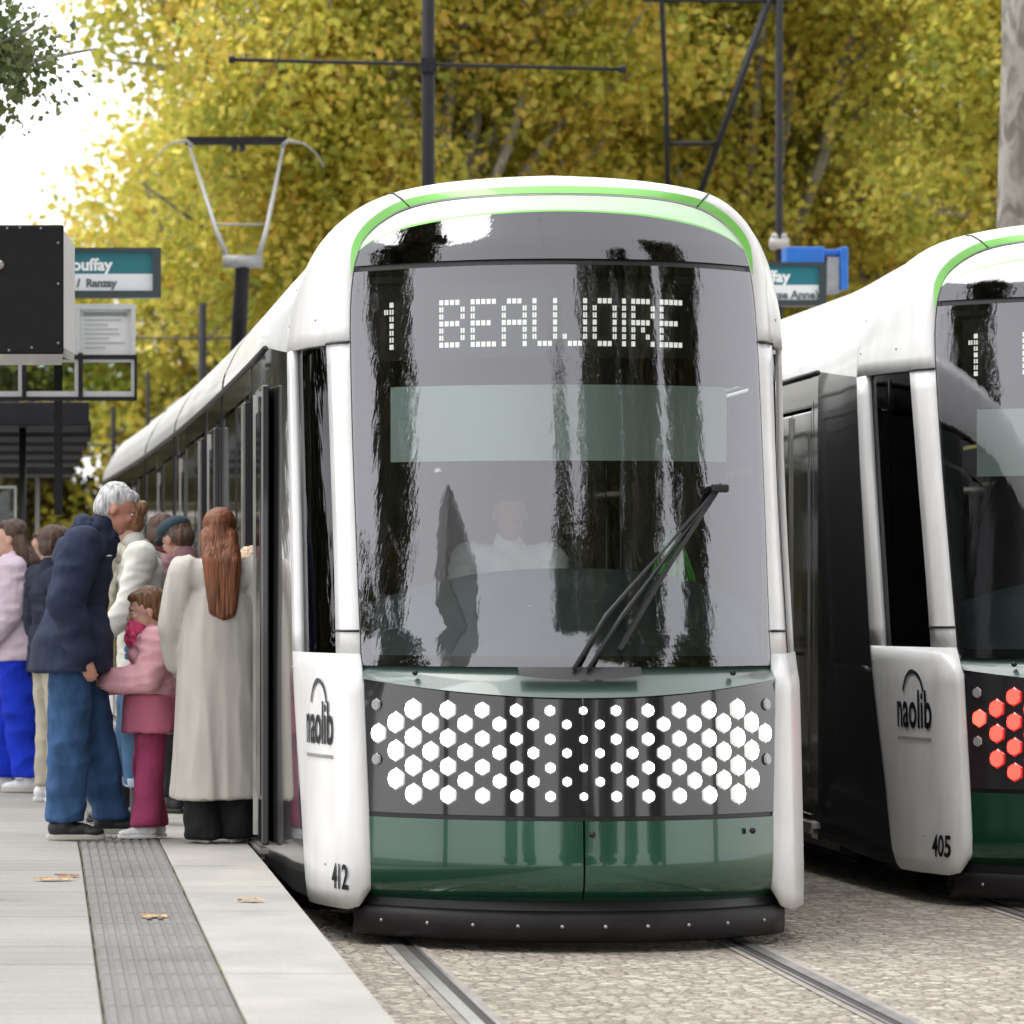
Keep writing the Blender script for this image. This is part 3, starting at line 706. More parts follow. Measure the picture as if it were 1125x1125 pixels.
    # destination display : dots in a 5 x 7 matrix
    FONT = {'1': ["00100", "01100", "00100", "00100", "00100", "00100", "00100"], 'B': ["11110", "10001", "10001", "11110", "10001", "10001", "11110"],
            'E': ["11111", "10000", "10000", "11110", "10000", "10000", "11111"], 'A': ["01110", "10001", "10001", "11111", "10001", "10001", "10001"],
            'U': ["10001"]*6+["01110"], 'J': ["00001"]*5+["10001", "01110"], 'O': ["01110"]+["10001"]*5+["01110"], 'I': ["1"]*7,
            'R': ["11110", "10001", "10001", "11110", "10100", "10010", "10001"], 'F': ["11111", "10000", "10000", "11110", "10000", "10000", "10000"],
            'N': ["10001", "11001", "10101", "10011", "10001", "10001", "10001"], 'C': ["01110", "10001", "10000", "10000", "10000", "10001", "01110"],
            'S': ["01111", "10000", "10000", "01110", "00001", "00001", "11110"], 'M': ["10001", "11011", "10101", "10001", "10001", "10001", "10001"],
            'T': ["11111"]+["00100"]*6}
    ZD0, PZ, PX = 2.60, .031, .0222
    dsp = TB(); dsp.grid([[(h, YF(h, 2.66)+.085, z) for h in np.linspace(-.78, .78, 20)] for z in (2.54, 2.87)]); dsp = dsp.build('destination_display', M['black'], root, True)
    def word(txt, hx):
        b = TB()
        for ch in txt:
            if ch == ' ': hx += 3*PX; continue
            g = FONT[ch]
            for r_, row in enumerate(g):
                for c_, on in enumerate(row):
                    if on == '1':
                        for dd in ((-.0048, .0048) if r_ not in (0, 3, 6) else (-.005, 0, .005)):
                            h = hx+c_*PX+dd; z = ZD0+(6-r_)*PZ; y = YF(h, 2.66)+.068
                            b.box(h-.0035, h+.0035, y-.003, y, z-.011, z+.011)
            hx += (len(g[0])+.9)*PX
        b.build('lit_lettering', M['led'], dsp)
    if dest: 
        word('1', -.775); word(dest, -.525)
    # ---------- writing on the side panel (left side seen)
    TF = list(np.linspace(.02, 1, 50))
    def on_panel(me, sc, zc, name, m_):
        """bend flat writing onto the panel; sc = distance round the corner from the glass edge"""
        for v in me.vertices:
            x, y, z = v.co; zz = zc+y; i = min(range(i125+1), key=lambda j: abs(B[j][2]-zz))
            f_ = [np.array(pt(i, t, -1)) for t in TF]; g_ = [np.array(pt(i+(1 if B[i][2] <= zz else -1), t, -1)) for t in TF] if 4 < i < i125 else f_
            P = f_ if f_ is g_ else [a_+(b_-a_)*abs((zz-B[i][2])/(B[i+(1 if B[i][2] <= zz else -1)][2]-B[i][2])) for a_, b_ in zip(f_, g_)]
            sl_ = np.r_[0, np.cumsum([np.linalg.norm((P[k+1]-P[k])[:2]) for k in range(len(P)-1)])]; s_ = sc-x
            q = [np.interp(s_, sl_, [p[c] for p in P]) for c in (0, 1)]; q2 = [np.interp(s_+.01, sl_, [p[c] for p in P]) for c in (0, 1)]
            d = Vector((q2[0]-q[0], q2[1]-q[1], 0)).normalized(); nrm = Vector((-d.y, d.x, 0)); 
            if nrm.y > 0: nrm = -nrm
            v.co = bd((q[0]+nrm.x*.005, q[1]+nrm.y*.005, zz))
        return mobj(name, me, m_, pn_left, False)
    def fit(me, w_, h_=None):
        xs = [v.co.x for v in me.vertices]; ys = [v.co.y for v in me.vertices]; k = w_/(max(xs)-min(xs)); c0 = (max(xs)+min(xs))/2; c1 = (max(ys)+min(ys))/2; k2 = h_/(max(ys)-min(ys)) if h_ else k
        for v in me.vertices: v.co.x = (v.co.x-c0)*k; v.co.y = (v.co.y-c1)*k2
        return me
    pn_left = [o for o in root.children if o.name.startswith('side_panel')][0]
    on_panel(fit(text_mesh('naolib', .30, .005), .44, .19), .47, .945, 'logo_lettering', M['ink'])
    ar = MB(); ar.tube([(.13*math.cos(a), .13*math.sin(a), 0) for a in np.linspace(.25, PI-.25, 14)], .010, 6); on_panel(ar.mesh('arc'), .47, 1.0, 'logo_arc', M['ink'])
    ln = MB()
    for k in range(20): ln.box(-.22+k*.022, -.22+k*.022+.014, -.008, .008, 0, .001)
    on_panel(ln.mesh('line'), .47, .80, 'small_print', mat('grey print', (.3, .3, .3), .6))
    on_panel(fit(text_mesh(number, .13, .003), .18, .11), .185, .29, 'fleet_number', M['ink'])
    # ---------- body side
    def side(sgn):
        X = sgn*1.2
        def pane(y0_, y1_, z0_, z1_, m_, name, out=0., par=None):
            ny = max(2, int((y1_-y0_)*1.5)+1)
            b = TB(); b.grid([[(X+sgn*out, y, z) for y in np.linspace(y0_, y1_, ny)] for z in (z0_, z1_)]); 
            return b.build(name, m_, par or root, solid=.0)
        def solid(y0_, y1_, z0_, z1_, m_, name, x0_, x1_, par=None, bevel=0):
            a, c = sorted((sgn*x0_, sgn*x1_)); return TB().box(a, c, y0_, y1_, z0_, z1_).build(name, m_, par or root, bevel=bevel)
        # door positions and window bands
        doors = [(3.2, 4.55), (8.9, 10.2), (13.4, 14.7), (17.3, 18.6), (22.2, 23.5), (26.6, 27.9)]
        doors = [d for d in doors if d[1] < length]
        # closing strip behind the cab
        rows = []
        for i in range(0, i263+1):
            r_ = []
            for q in np.linspace(0, 1, 6):
                b = B[i]; c = Cc[i]; r_.append((sgn*(b[0]*(1-q**.6)+c[0]*q**.6-.010*(1-q)), b[1]*(1-q)+3.0*q-.03*(1-q), max(.16, b[2]*(1-q)+c[2]*q)))
            rows.append(r_)
        TB().grid(rows).build('corner_panel', M['side'], root, True)
        edges = [3.0]
        for a, c in doors: edges += [a, c]
        edges.append(length)
        # fixed side bays : lower skirt, window band
        for k in range(0, len(edges), 2):
            a, c = edges[k], edges[k+1]
            if c-a < .05: continue
            # split where a bellows stands
            segs = [(a, c)]
            for g in (7.9, 15.2, 20.6):
                ns = []
                for s0, s1 in segs:
                    if s0 < g and g+.25 < s1: ns += [(s0, g), (g+.25, s1)]
                    else: ns.append((s0, s1))
                segs = ns
            for s0, s1 in segs:
                solid(s0, s1, .20, 1.12, M['side'], 'skirt', 1.16, 1.20)
                solid(s0, s1, 2.55, 2.68, M['side'], 'cornice', 1.14, 1.196)
                nw = max(1, round((s1-s0)/1.45)); 
                for j in range(nw):
                    u0 = s0+(s1-s0)*j/nw; u1 = s0+(s1-s0)*(j+1)/nw
                    if u1-u0 < .3: solid(u0, u1, 1.12, 2.55, M['side'], 'post', 1.16, 1.198); continue
                    wv = solid(u0+.05, u1-.05, 1.14, 2.53, M['window'], 'side_window', 1.165, 1.192)
                    solid(u0-.05, u0+.05, 1.12, 2.55, M['side'], 'post', 1.16, 1.203)
                solid(s1-.05, s1, 1.12, 2.55, M['side'], 'post', 1.16, 1.2)
        for j, (a, c) in enumerate(doors):
            opened = (sgn < 0 and not simple_back and j in (0, 1))
            m_ = (a+c)/2
            solid(a, c, 2.52, 2.68, M['side'], 'door_header', 1.10, 1.192)
            solid(a, c, .22, .29, M['alu'], 'door_sill', 1.08, 1.21)
            shift = .63 if opened else 0; out = .035 if opened else 0
            for s0, s1, dr in ((a, m_, -1), (m_, c, 1)):
                s0 += dr*shift; s1 += dr*shift
                d = solid(s0+.01, s1-.01, .32, 2.50, M['side'], 'door', 1.165+out, 1.20+out, bevel=.008)
                solid(s0+.09, s1-.09, .55, 2.38, M['window'], 'pane', 1.202+out, 1.206+out, d)
                solid((s0+.015 if dr > 0 else s1-.035), (s0+.035 if dr > 0 else s1-.015), .34, 2.48, M['alu'], 'edge_strip', 1.2+out, 1.212+out, d)
                if opened: solid((s0+.10 if dr > 0 else s1-.13), (s0+.13 if dr > 0 else s1-.10), .9, 1.7, M['alu'], 'grab_rail', 1.13+out, 1.16+out, d)
            if opened:
                q = TB()
                for yy in (a+.08, c-.08): q.tube([(sgn*1.0, yy, .33), (sgn*1.0, yy, 2.6)], .018, 8)
                q.build('handrail', M['alu'], root, True)
    side(-1); side(1)
    for sg in (-1, 1): TB().box(*sorted((sg*1.19, sg*1.225)), 3.05, length, .255, .285).build('sill_strip', M['alu'], root)
    # saloon : floor, ceiling, inner wall, tail
    sal = TB(); sal.box(-1.15, 1.15, 2.95, 7.85, .26, .30); sal.box(-1.1, 1.1, 2.95, 14, 2.62, 2.66); sal.build('saloon', M['cab'], root)
    TB().box(-1.1, 1.1, 2.9, length, .14, .24).build('underbody', M['black'], root)
    if not simple_back:
        sc_ = TB()
        for yy in (5.3, 6.1, 6.9):
            for xx in (-.75, .35):
                sc_.box(xx, xx+.42, yy, yy+.42, .72, .78); sc_.box(xx, xx+.42, yy+.38, yy+.44, .78, 1.35); sc_.box(xx+.1, xx+.3, yy+.1, yy+.3, .30, .72)
        sc_.build('saloon_seats', mat('seat fabric', (.12, .20, .10), .8), root, bevel=.02)
    e = TB(); pr = [(1.2, .25), (1.2, 1.5)]+prof
    e.add([(-h, length, z) for h, z in pr]+[(h, length, z) for h, z in pr[::-1]], [tuple(range(2*len(pr)))]); e.build('tail', M['side'], root)
    # wheels in the dark under the body
    for yy in (2.2, 4.0, 11.2, 12.9):
        if yy > length: continue
        for s_ in (-1, 1): TB().tube([(s_*.68, yy, .27), (s_*.80, yy, .27)], .27, 20).build('wheel', M['black'], root, True)
    # pantograph
    if not simple_back:
        # stands at y=27 ; head at contact wire height
        py = 26.5; px = 0; pg = TB(); 
        MW = mat('pantograph white tube', (.30, .30, .30), .4, metal=.2)
        pg.box(-.5, .5, py-.6, py+.9, 3.30, 3.40); pg = pg.build('pantograph', M['steel'], root)
        q = TB(); q.tube([(0, py+.8, 3.4), (0, py-.3, 4.72)], [.085, .07], 10); q.build('lower_arm', M['steel'], pg, True)
        q = TB(); q.box(-.19, .19, py-.34, py-.26, 4.68, 4.80)
        for s_ in (-1, 1):
            q.tube([(s_*.14, py-.3, 4.76), (s_*.24, py-.1, 5.05), (s_*.46, py+.6, 5.93)], [.026, .024, .014], 8)
        q.tube([(-.24, py-.05, 5.12), (.24, py-.05, 5.12)], .012, 6)
        q.build('upper_frame', MW, pg, True)
        q = TB(); q.box(-.50, .50, py+.5, py+.56, 5.97, 6.03); q.box(-.50, .50, py+.72, py+.78, 5.97, 6.03)
        q.box(-.04, .0, py+.5, py+.78, 5.90, 5.97); q.box(.04, .08, py+.5, py+.78, 5.90, 5.97); q.build('contact_strip', M['steel'], pg)
        for s_ in (-1, 1):
            q = TB(); q.tube([(s_*.44, py+.5, 5.93), (s_*.50, py+.5, 5.99), (s_*.66, py+.5, 5.96), (s_*.78, py+.5, 5.86), (s_*.86, py+.5, 5.72)], [.026, .018, .008, .007, .006], 8); q.build('horn', MW, pg, True)
    return root
TA = tram('a', (2.26, 20, 0), .00055, 'white', '412', 'BEAUJOIRE', 'white tram numbered 412 with white hexagon headlights, standing at the platform with open doors', False, 30, 0)
TBB = tram('b', (5.33, 22.5, 0), .0003, 'red', '405', 'FRANCOIS MITT', 'white tram numbered 405 with red hexagon tail lights, cut by the right edge', True, 26, 0)

# ================================================================== STREET FURNITURE
K = 5240.0
def at(px, py, d): return Vector(((px-50)*d/K, d, CZ+(655-py)*d/K))
def mast(label, px, d, z1, r, group='dark catenary masts', r2=None, base_plate=True):
    root = thing('catenary_mast', label, 'mast', ((px-50)*d/K, d, 0), group=group)
    b = MB(); b.tube([(0, 0, 0), (0, 0, z1)], [r, r2 or r*.92], 16); b.build('pole', M['steel'], root, True)
    b = MB(); b.box(-r*2, r*2, -r*2, r*2, 0, .03); b.build('base_plate', M['steel'], root)
    return root
# mast with cross arm between the tracks, above the left tram
t = mast('thick dark mast rising above the left tram roof, crossed by a thin horizontal arm', 470.5, 44, 9.5, .063)
k = 44/K
b = MB(); b.tube([((251-470.5)*k, -.05, CZ+(655-66)*k), ((686-470.5)*k, -.05, CZ+(655-77)*k)], .017, 8); b.build('cross_arm', M['steel'], t, True)
b = MB(); b.tube([((251-470.5)*k, -.05, CZ+(655-66)*k-.0), ((258-470.5)*k, -.05, CZ+(655-66)*k)], .035, 8); b.tube([((679-470.5)*k, -.05, CZ+(655-77)*k), ((687-470.5)*k, -.05, CZ+(655-77)*k)], .035, 8); b.build('insulator', M['steel'], t, True)
b = MB(); b.box(-.075, .075, -.075, .0, CZ+(655-80)*k, CZ+(655-64)*k); b.build('clamp', M['steel'], t)
# mast at the right with the A frame of the wire
t = mast('slim dark mast behind the gap between the trams, topped by a slanting frame', 856, 52, 8.3, .045)
k = 52/K
def q_(px, py, y=0): return ((px-856)*k, y, CZ+(655-py)*k)
b = MB(); b.tube([q_(724, -25), q_(727, 3), q_(732, 110), q_(734, 215)], .028, 8); b.build('hanger', M['steel'], t, True)
b = MB(); b.tube([q_(848, -6), q_(768, 215)], .034, 8); b.build('strut', M['steel'], t, True)
b = MB(); b.tube([q_(842, 2, .05), q_(800, 120, .05)], .020, 8); b.tube([q_(733, 158), q_(786, 158)], .026, 8); b.tube([q_(706, 0), q_(856, 1)], .022, 8); b.build('cross_bar', M['steel'], t, True)
b = MB(); b.tube([q_(846, 268), q_(866, 268)], .07, 12); b.tube([q_(848, 260), q_(864, 260)], .04, 12); b.build('insulator', mat('pale insulator', (.45, .44, .42), .5), t, True)
t = mast('short dark mast just above the tail of the left tram', 222.5, 62, CZ+(655-333)*62/K, .055)
t = mast('thin mast far away above the tram tail, beside the metal frame sign', 162.5, 78, CZ+(655-408)*78/K, .035)
t = mast('thin mast far away over the grey haired man', 124.5, 70, CZ+(655-447)*70/K, .038)
M['wire'] = mat('wire', (.05, .05, .05), .5)
def wire(label, pts, r=.009):
    b = MB(); b.tube(pts, r, 5); o = b.build('overhead_wire', M['wire'], None, True); tag(o, label, 'wire', 'overhead wires'); return o
wire('thin span wire crossing behind the short mast at the left', [at(-60, 366, 62), at(100, 371, 62), at(222, 372, 62), at(300, 369, 62)], .013)
wire('thin span wire low over the far tram tail', [at(60, 488, 75), at(150, 490, 75)], .015)
wire('contact wire over the left tram held up by the pantograph', [(-4+.06, 120, 6.0), (1.55, 60, 6.03), (1.88, 47.1, 6.045), (2.12, 34, 6.2), (2.26, 5, 6.6)], .0035)
# far mast at the left edge region over shrubs
# ---- station name signs
def sign(label, px0, px1, py0, py1, d, lines, thick, post=None):
    a = at(px0, py1, d); c = at(px1, py0, d); w_ = c.x-a.x; h_ = c.z-a.z
    root = thing('station_sign', label, 'station sign', (a.x, d, a.z), group='station name signs')
    fr = mat('sign frame', (.03, .045, .05), .4, coat=.3)
    b = MB(); e = .065*h_/.3*.28
    e = h_*.14
    b.box(0, w_, 0, thick, 0, e); b.box(0, w_, 0, thick, h_-e*.6, h_); b.box(0, e*.5, 0, thick, e, h_-e*.6); b.box(w_-e*1.2, w_, 0, thick, e, h_-e*.6); b.box(e*.5, w_-e*1.2, .05, thick-.02, e, h_-e*.6)
    b.build('frame', fr, root)
    mid = e+(h_-1.6*e)*.44
    MB().box(e*.5, w_-e*1.2, .03, .048, mid, h_-e*.6).build('teal_panel', mat('teal panel', (.012, .16, .20), .4, coat=.3), root)
    MB().box(e*.5, w_-e*1.2, .03, .048, e, mid).build('white_panel', mat('white panel', (.75, .77, .78), .4), root)
    for txt, col, size, x_, z_ in lines:
        me = text_mesh(txt, size, .004)
        xs = [v.co.x for v in me.vertices]; mx_ = max(xs)
        for v in me.vertices: v.co = (v.co.x-mx_+x_, .028-v.co.z*.5, v.co.y+z_)
        mobj('lettering', me, mat('letter', col, .5), root, False)
    return root, a, c, w_, h_
d1 = 33.; kk = d1/K
r, a, c, w_, h_ = sign('dark framed station name sign with a teal band, behind the black box at the left', -20, 177, 272, 327, d1,
     [('Bouffay', (.85, .87, .88), .115, (124+20)*kk, (327-291)*kk), ('Beaujoire  /  Ranzay', (.12, .14, .16), .075, (129+20)*kk, (327-311)*kk)], .14)
MB().box(.5, .56, .16, .20, -1.5, h_-.02).build('bracket', M['steel'], r)
# ---- framed information panels under it
def info_frame():
    d = 32.5; k = d/K
    root = thing('information_frame', 'white and grey framed glass panels hanging under the station sign', 'information panel', at(-60, 440, d))
    X = lambda px: (px+60)*k; Z = lambda py: (440-py)*k
    fl = mat('light grey frame', (.50, .52, .52), .4, metal=.3); dk = M['steel']
    pn_ = mat('paper panel', (.66, .67, .68), .5, var=.08, vscale=3); gl = glassmat('panel glass', (.62, .70, .64), 1.5)
    b = MB()
    for x0_, x1_ in ((-40, -36), (20, 25), (82, 88), (144, 149)): b.box(X(x0_), X(x1_), -.02, .06, Z(438), Z(336))
    for y0_, y1_ in ((334, 340), (395, 398), (430, 436)): b.box(X(-40), X(149), -.021, .061, Z(y1_), Z(y0_))
    b.build('frame', fl, root)
    b = MB()
    for y0_, y1_ in ((390, 395), (436, 440)): b.box(X(-40), X(150), -.04, .08, Z(y1_), Z(y0_))
    for x0_ in (-38, 24, 86): b.box(X(x0_), X(x0_+5), -.045, .085, Z(440), Z(388))
    b.box(X(147.5), X(150.5), -.05, .085, Z(440), Z(390)); b.build('dark_rail', dk, root)
    for x0_, x1_ in ((-36, 20), (25, 82), (88, 144)):
        MB().box(X(x0_), X(x1_), .02, .03, Z(390), Z(340)).build('paper_panel', pn_, root)
        MB().box(X(x0_), X(x1_), .02, .03, Z(430), Z(398)).build('glass_panel', gl, root)
    q = MB()
    for j in range(7): q.box(X(93), X(93+random.randint(22, 44)), .012, .017, Z(352+j*5), Z(350.6+j*5))
    q.build('printed_lines', mat('print grey', (.42, .43, .45), .6), root)
    MB().box(X(92), X(140), .010, .017, Z(347), Z(343)).build('header_strip', mat('header grey', (.22, .24, .25), .6), root)
info_frame()
# ---- black box (back of a passenger display)
def black_box():
    d = 19.; k = d/K
    root = thing('display_case', 'black metal box with corner screws and a pale grey side, upper left', 'display case', at(-60, 389, d))
    W = (70+60)*k; H = (389-247)*k
    MB().box(0, W, 0, .02, 0, H).build('back_plate', mat('black plate', (.006, .006, .008), .55, spec=.25, var=.2, vscale=10, bump=.1, bscale=15), root, bevel=.008)
    b = MB(); y1 = .9
    b.add([(0, .02, .0), (W-.004, .02, .0), (W-.004, .02, H), (0, .02, H), (0, y1, .0), (W-.004, y1, .0), (W-.004, y1, H-.0), (0, y1, H-.0)], [(0, 1, 2, 3), (1, 5, 6, 2), (4, 7, 6, 5), (0, 3, 7, 4), (3, 2, 6, 7), (0, 4, 5, 1)])
    # pale side, wedge outward so that it shows beside the plate
    b.add([(W-.006, .03, .03), (W+.045, .16, .01), (W+.045, .16, H-.075), (W-.006, .03, H-.01), (W-.006, .8, .03), (W+.045, .8, .01), (W+.045, .8, H-.075), (W-.006, .8, H-.01)], [(0, 1, 2, 3), (1, 5, 6, 2), (3, 2, 6, 7), (0, 4, 5, 1), (4, 7, 6, 5)])
    b.build('casing', mat('pale casing', (.55, .55, .54), .4, coat=.2), root)
    q = MB()
    for px, py in ((64, 267), (64, 312), (64, 377), (35, 382), (10, 385), (45, 251), (22, 250), (8, 251)):
        q.tube([((px+60)*k, -.008, (389-py)*k), ((px+60)*k, .01, (389-py)*k)], .006, 10)
    q.build('screw', mat('dull screw', (.16, .16, .16), .5), root, True)
    MB().tube([((-1+60)*k, -.012, (389-291)*k), ((-1+60)*k, .01, (389-291)*k)], .02, 12).build('lock', M['alu'], root, True)
    # post out of the picture on the left
    MB().tube([(.12, .4, -(CZ+(655-389)*k)+PH), (.12, .4, 0)], .05, 14).build('post', M['steel'], root, True)
black_box()
# ---- shelter
def shelter():
    d = 36.; k = d/K
    root = thing('tram_shelter', 'dark flat roofed platform shelter with one visible post', 'shelter', at(0, 0, d)); root.location = ((0-50)*k, d, 0)
    Z = lambda py: CZ+(655-py)*k; X = lambda px: px*k
    b = MB(); b.box(X(-170), X(98), -.1, 1.4, Z(468), Z(442)); b.build('roof', mat('charcoal roof', (.018, .018, .024), .6, spec=.3, var=.2, vscale=4), root, bevel=.01)
    for i, (x1, y0_, y1_, dy) in enumerate(((100, 468, 478, 1.6), (96, 480, 488, 3.2), (90, 489, 498, 5.0), (86, 499, 507, 7.0), (80, 508, 519, 9.0))):
        kk = (d+dy)/K
        b = MB(); x_ = (x1-50)*kk-root.location.x; b.box(-1.2, x_, dy, dy+1.3, CZ+(655-y1_-2)*kk, CZ+(655-y0_+3)*kk+.02); b.build('roof_slat', M['steel'], root)
    b = MB(); b.tube([(X(24.5), .4, PH), (X(24.5), .4, Z(460))], .028, 12); b.build('post', M['black'], root, True)
    b = MB(); b.box(X(-160), X(-155), .4, .46, PH, Z(460)); b.build('rear_post', M['steel'], root)
    for x0_, x1_ in ((-60, 18),):
        f = MB(); 
        for a_, c_ in ((x0_, x0_+3), (x1_-3, x1_)): f.box(X(a_), X(c_), .5, .54, PH+.1, Z(532))
        f.box(X(x0_), X(x1_), .495, .545, Z(535), Z(532)); f.box(X(x0_), X(x1_), .495, .545, PH+.1, PH+.14); f = f.build('glazing_frame', mat('pale frame', (.6, .62, .62), .4), root)
        MB().box(X(x0_), X(x1_), .515, .525, PH+.1, Z(533)).build('glazing', glassmat('shelter glass', (.8, .86, .82), 1.45), f)
shelter()
b_ = thing('platform_post', 'pale slim post on the platform behind the navy jacket', 'post', at(41, 0, 44)); b_.location = ((41-50)*44/K, 44, PH)
MB().tube([(0, 0, 0), (0, 0, 2.35)], .02, 10).build('tube', mat('pale tube', (.6, .6, .58), .4), b_, True)
# ---- name sign and blue box on the opposite platform
r, a, c, w_, h_ = sign('station name sign seen between the two trams, next to the blue box', 790, 908, 288, 336, 42.,
     [('Bouffay', (.85, .87, .88), .14, (869-790)*42/K, (336-304)*42/K), ('(Duchesse Anne)', (.1, .13, .15), .10, (900-790)*42/K, (336-324)*42/K)], .14)
MB().box(.2, .26, .15, .2, -3.6, 0).build('bracket', M['steel'], r)
def blue_box():
    d = 43.5; k = d/K
    root = thing('blue_information_box', 'bright blue box above and behind the sign between the trams', 'box', at(864, 326, d))
    bl = mat('blue paint', (.02, .15, .55), .45, coat=.2, var=.1)
    b = MB(); b.box(0, 42*k, 0, .3, 36*k, 55*k); b.box(60*k, 68*k, 0, .5, 8*k, 55*k); b.box(42*k, 60*k, .1, .3, 46*k, 53*k); b.build('casing', bl, root, bevel=.01)
    MB().box(46*k, 59*k, .05, .35, 4*k, 44*k).build('grey_cabinet', mat('cabinet grey', (.3, .31, .33), .5, var=.2, vscale=10), root)
    MB().box(40*k, 45*k, .1, .2, -3.5, 46*k).build('post', M['steel'], root)
blue_box()

# ================================================================== PEOPLE
def capsule(b, p0, r0, p1, r1, flat=1.0, fax=None, n=14):
    p0, p1 = Vector(p0), Vector(p1); d = (p1-p0); L_ = d.length or 1e-6; d = d/L_
    a = Vector(fax) if fax is not None else (Vector((1, 0, 0)) if abs(d.x) < .9 else Vector((0, 0, 1)))
    a = (a-d*a.dot(d)).normalized(); c = d.cross(a)
    rings = []
    for t in (-1, -.8, -.45): rings.append((p0+d*r0*t, r0*math.sqrt(max(.0025, 1-t*t))))
    m_ = max(1, int(L_/.06))
    for i in range(m_+1): rings.append((p0.lerp(p1, i/m_), r0+(r1-r0)*i/m_))
    for t in (.45, .8, 1): rings.append((p1+d*r1*t, r1*math.sqrt(max(.0025, 1-t*t))))
    v = [c0+(a*math.cos(2*PI*k/n)*flat+c*math.sin(2*PI*k/n))*r for c0, r in rings for k in range(n)]
    f = [(i*n+k, i*n+(k+1) % n, (i+1)*n+(k+1) % n, (i+1)*n+k) for i in range(len(rings)-1) for k in range(n)]
    f += [tuple(range(n))[::-1], tuple((len(rings)-1)*n+k for k in range(n))]
    b.add(v, f)
def ell(b, c, r, rot=None, n=16):
    c = Vector(c); R_ = rot or Matrix.Identity(3); v = []; m_ = 10
    for i in range(m_+1):
        th = PI*(.03+.94*i/m_)
        for k in range(n):
            v.append(c+R_ @ Vector((r[0]*math.sin(th)*math.cos(2*PI*k/n), r[1]*math.sin(th)*math.sin(2*PI*k/n), r[2]*math.cos(th))))
    f = [(i*n+k, (i+1)*n+k, (i+1)*n+(k+1) % n, i*n+(k+1) % n) for i in range(m_) for k in range(n)]
    f += [tuple(range(n)), tuple(m_*n+k for k in range(n))[::-1]]
    b.add(v, f)
def blob(name, b, m_, parent, voxel=.009, smooth=4, folds=0., fscale=(6, 6, 6), ridged=True, seed=0):
    me = bpy.data.meshes.new(name); me.from_pydata(b.v, [], b.f)
    o = bpy.data.objects.new(name, me)
    r = o.modifiers.new('r', 'REMESH'); r.mode = 'VOXEL'; r.voxel_size = voxel; r.adaptivity = 0
    s = o.modifiers.new('s', 'SMOOTH'); s.factor = .6; s.iterations = smooth
    me2 = evaluated_mesh(o); bpy.data.meshes.remove(me)
    if folds:
        nv = len(me2.vertices); co = np.empty(nv*3, np.float32); no = np.empty(nv*3, np.float32)
        me2.vertices.foreach_get('co', co); me2.vertices.foreach_get('normal', no); co = co.reshape(-1, 3); no = no.reshape(-1, 3)
        nn = np.empty(nv, np.float32)
        for i_, (x_, y_, z_) in enumerate(co.tolist()):
            q = Vector((x_*fscale[0]+seed, y_*fscale[1], z_*fscale[2])); nn[i_] = (1.0-2.6*abs(noise.noise(q)) if ridged else noise.noise(q))+.5*noise.noise(q*2.3)
        co += no*(folds*nn)[:, None]; me2.vertices.foreach_set('co', co.ravel()); me2.update()
    me2.name = name
    return mobj(name, me2, m_, parent, True)
def hand(b, wrist, d, palm_n, s=1., curl=.5, thumb_side=1):
    """palm with four unequal bent fingers and a thumb leaving its side"""
    w0 = Vector(wrist); d = Vector(d).normalized(); n_ = Vector(palm_n); n_ = (n_-d*n_.dot(d)).normalized(); sd = d.cross(n_)*thumb_side
    pc = w0+d*.05*s
    for k in (-1.2, -.4, .4, 1.2): capsule(b, w0+sd*k*.012*s+d*.01*s, .014*s, w0+d*.085*s+sd*k*.021*s, .0125*s)
    for k, L_ in ((1.5, .066), (.5, .076), (-.5, .071), (-1.5, .056)):
        base = w0+d*.088*s+sd*k*.0185*s; a1 = curl*.5; a2 = curl*1.3
        d1 = d*math.cos(a1)+n_*math.sin(a1); d2 = d*math.cos(a2)+n_*math.sin(a2)
        p1 = base+d1*L_*.5*s; p2 = p1+d2*L_*.5*s
        capsule(b, base, .0092*s, p1, .0085*s, n=8); capsule(b, p1, .0085*s, p2, .007*s, n=8)
    tb = w0+d*.03*s+sd*.024*s; t1 = tb+(d*.7+sd*.6+n_*.25).normalized()*.038*s; t2 = t1+(d*.9+sd*.15+n_*.4).normalized()*.03*s
    capsule(b, tb, .0125*s, t1, .0105*s, n=8); capsule(b, t1, .0105*s, t2, .0085*s, n=8)
def skinmat(name, c): 
    m = mat(name, c, .5, var=.08, vscale=25); b = m.node_tree.nodes['Principled BSDF']; b.inputs['Subsurface Weight'].default_value = .12; b.inputs['Subsurface Radius'].default_value = (.02, .008, .004); return m
def cloth(name, c, var=.12, bump=.5, bscale=22, rough=.85, vscale=9, stretch=(1, 1, .55)):
    return mat(name, c, rough, var=var, vscale=vscale, bump=bump*1.2, bscale=bscale*.75, bdist=.008, spec=.25, stretch=stretch)
def hairmat(name, c): return mat(name, c, .5, var=.5, vscale=22, bump=1., bscale=34, bdist=.008, stretch=(3, 3, .25))
SK = {'pink': skinmat('ruddy skin', (.52, .25, .18)), 'fair': skinmat('fair skin', (.60, .36, .27)), 'tan': skinmat('tan skin', (.40, .22, .15))}
BASE = dict(ankL=(0, .095, .085), ankR=(0, -.095, .085), kneL=(.02, .095, .49), kneR=(.02, -.095, .49), hipL=(0, .09, .92), hipR=(0, -.09, .92),
            pel=(0, 0, .96), wai=(0, 0, 1.10), che=(.0, 0, 1.30), nec=(-.01, 0, 1.46), hea=(.03, 0, 1.615),
            shL=(-.01, .185, 1.41), shR=(-.01, -.185, 1.41), elL=(-.02, .225, 1.13), elR=(-.02, -.225, 1.13), wrL=(.06, .225, .89), wrR=(.06, -.225, .89))
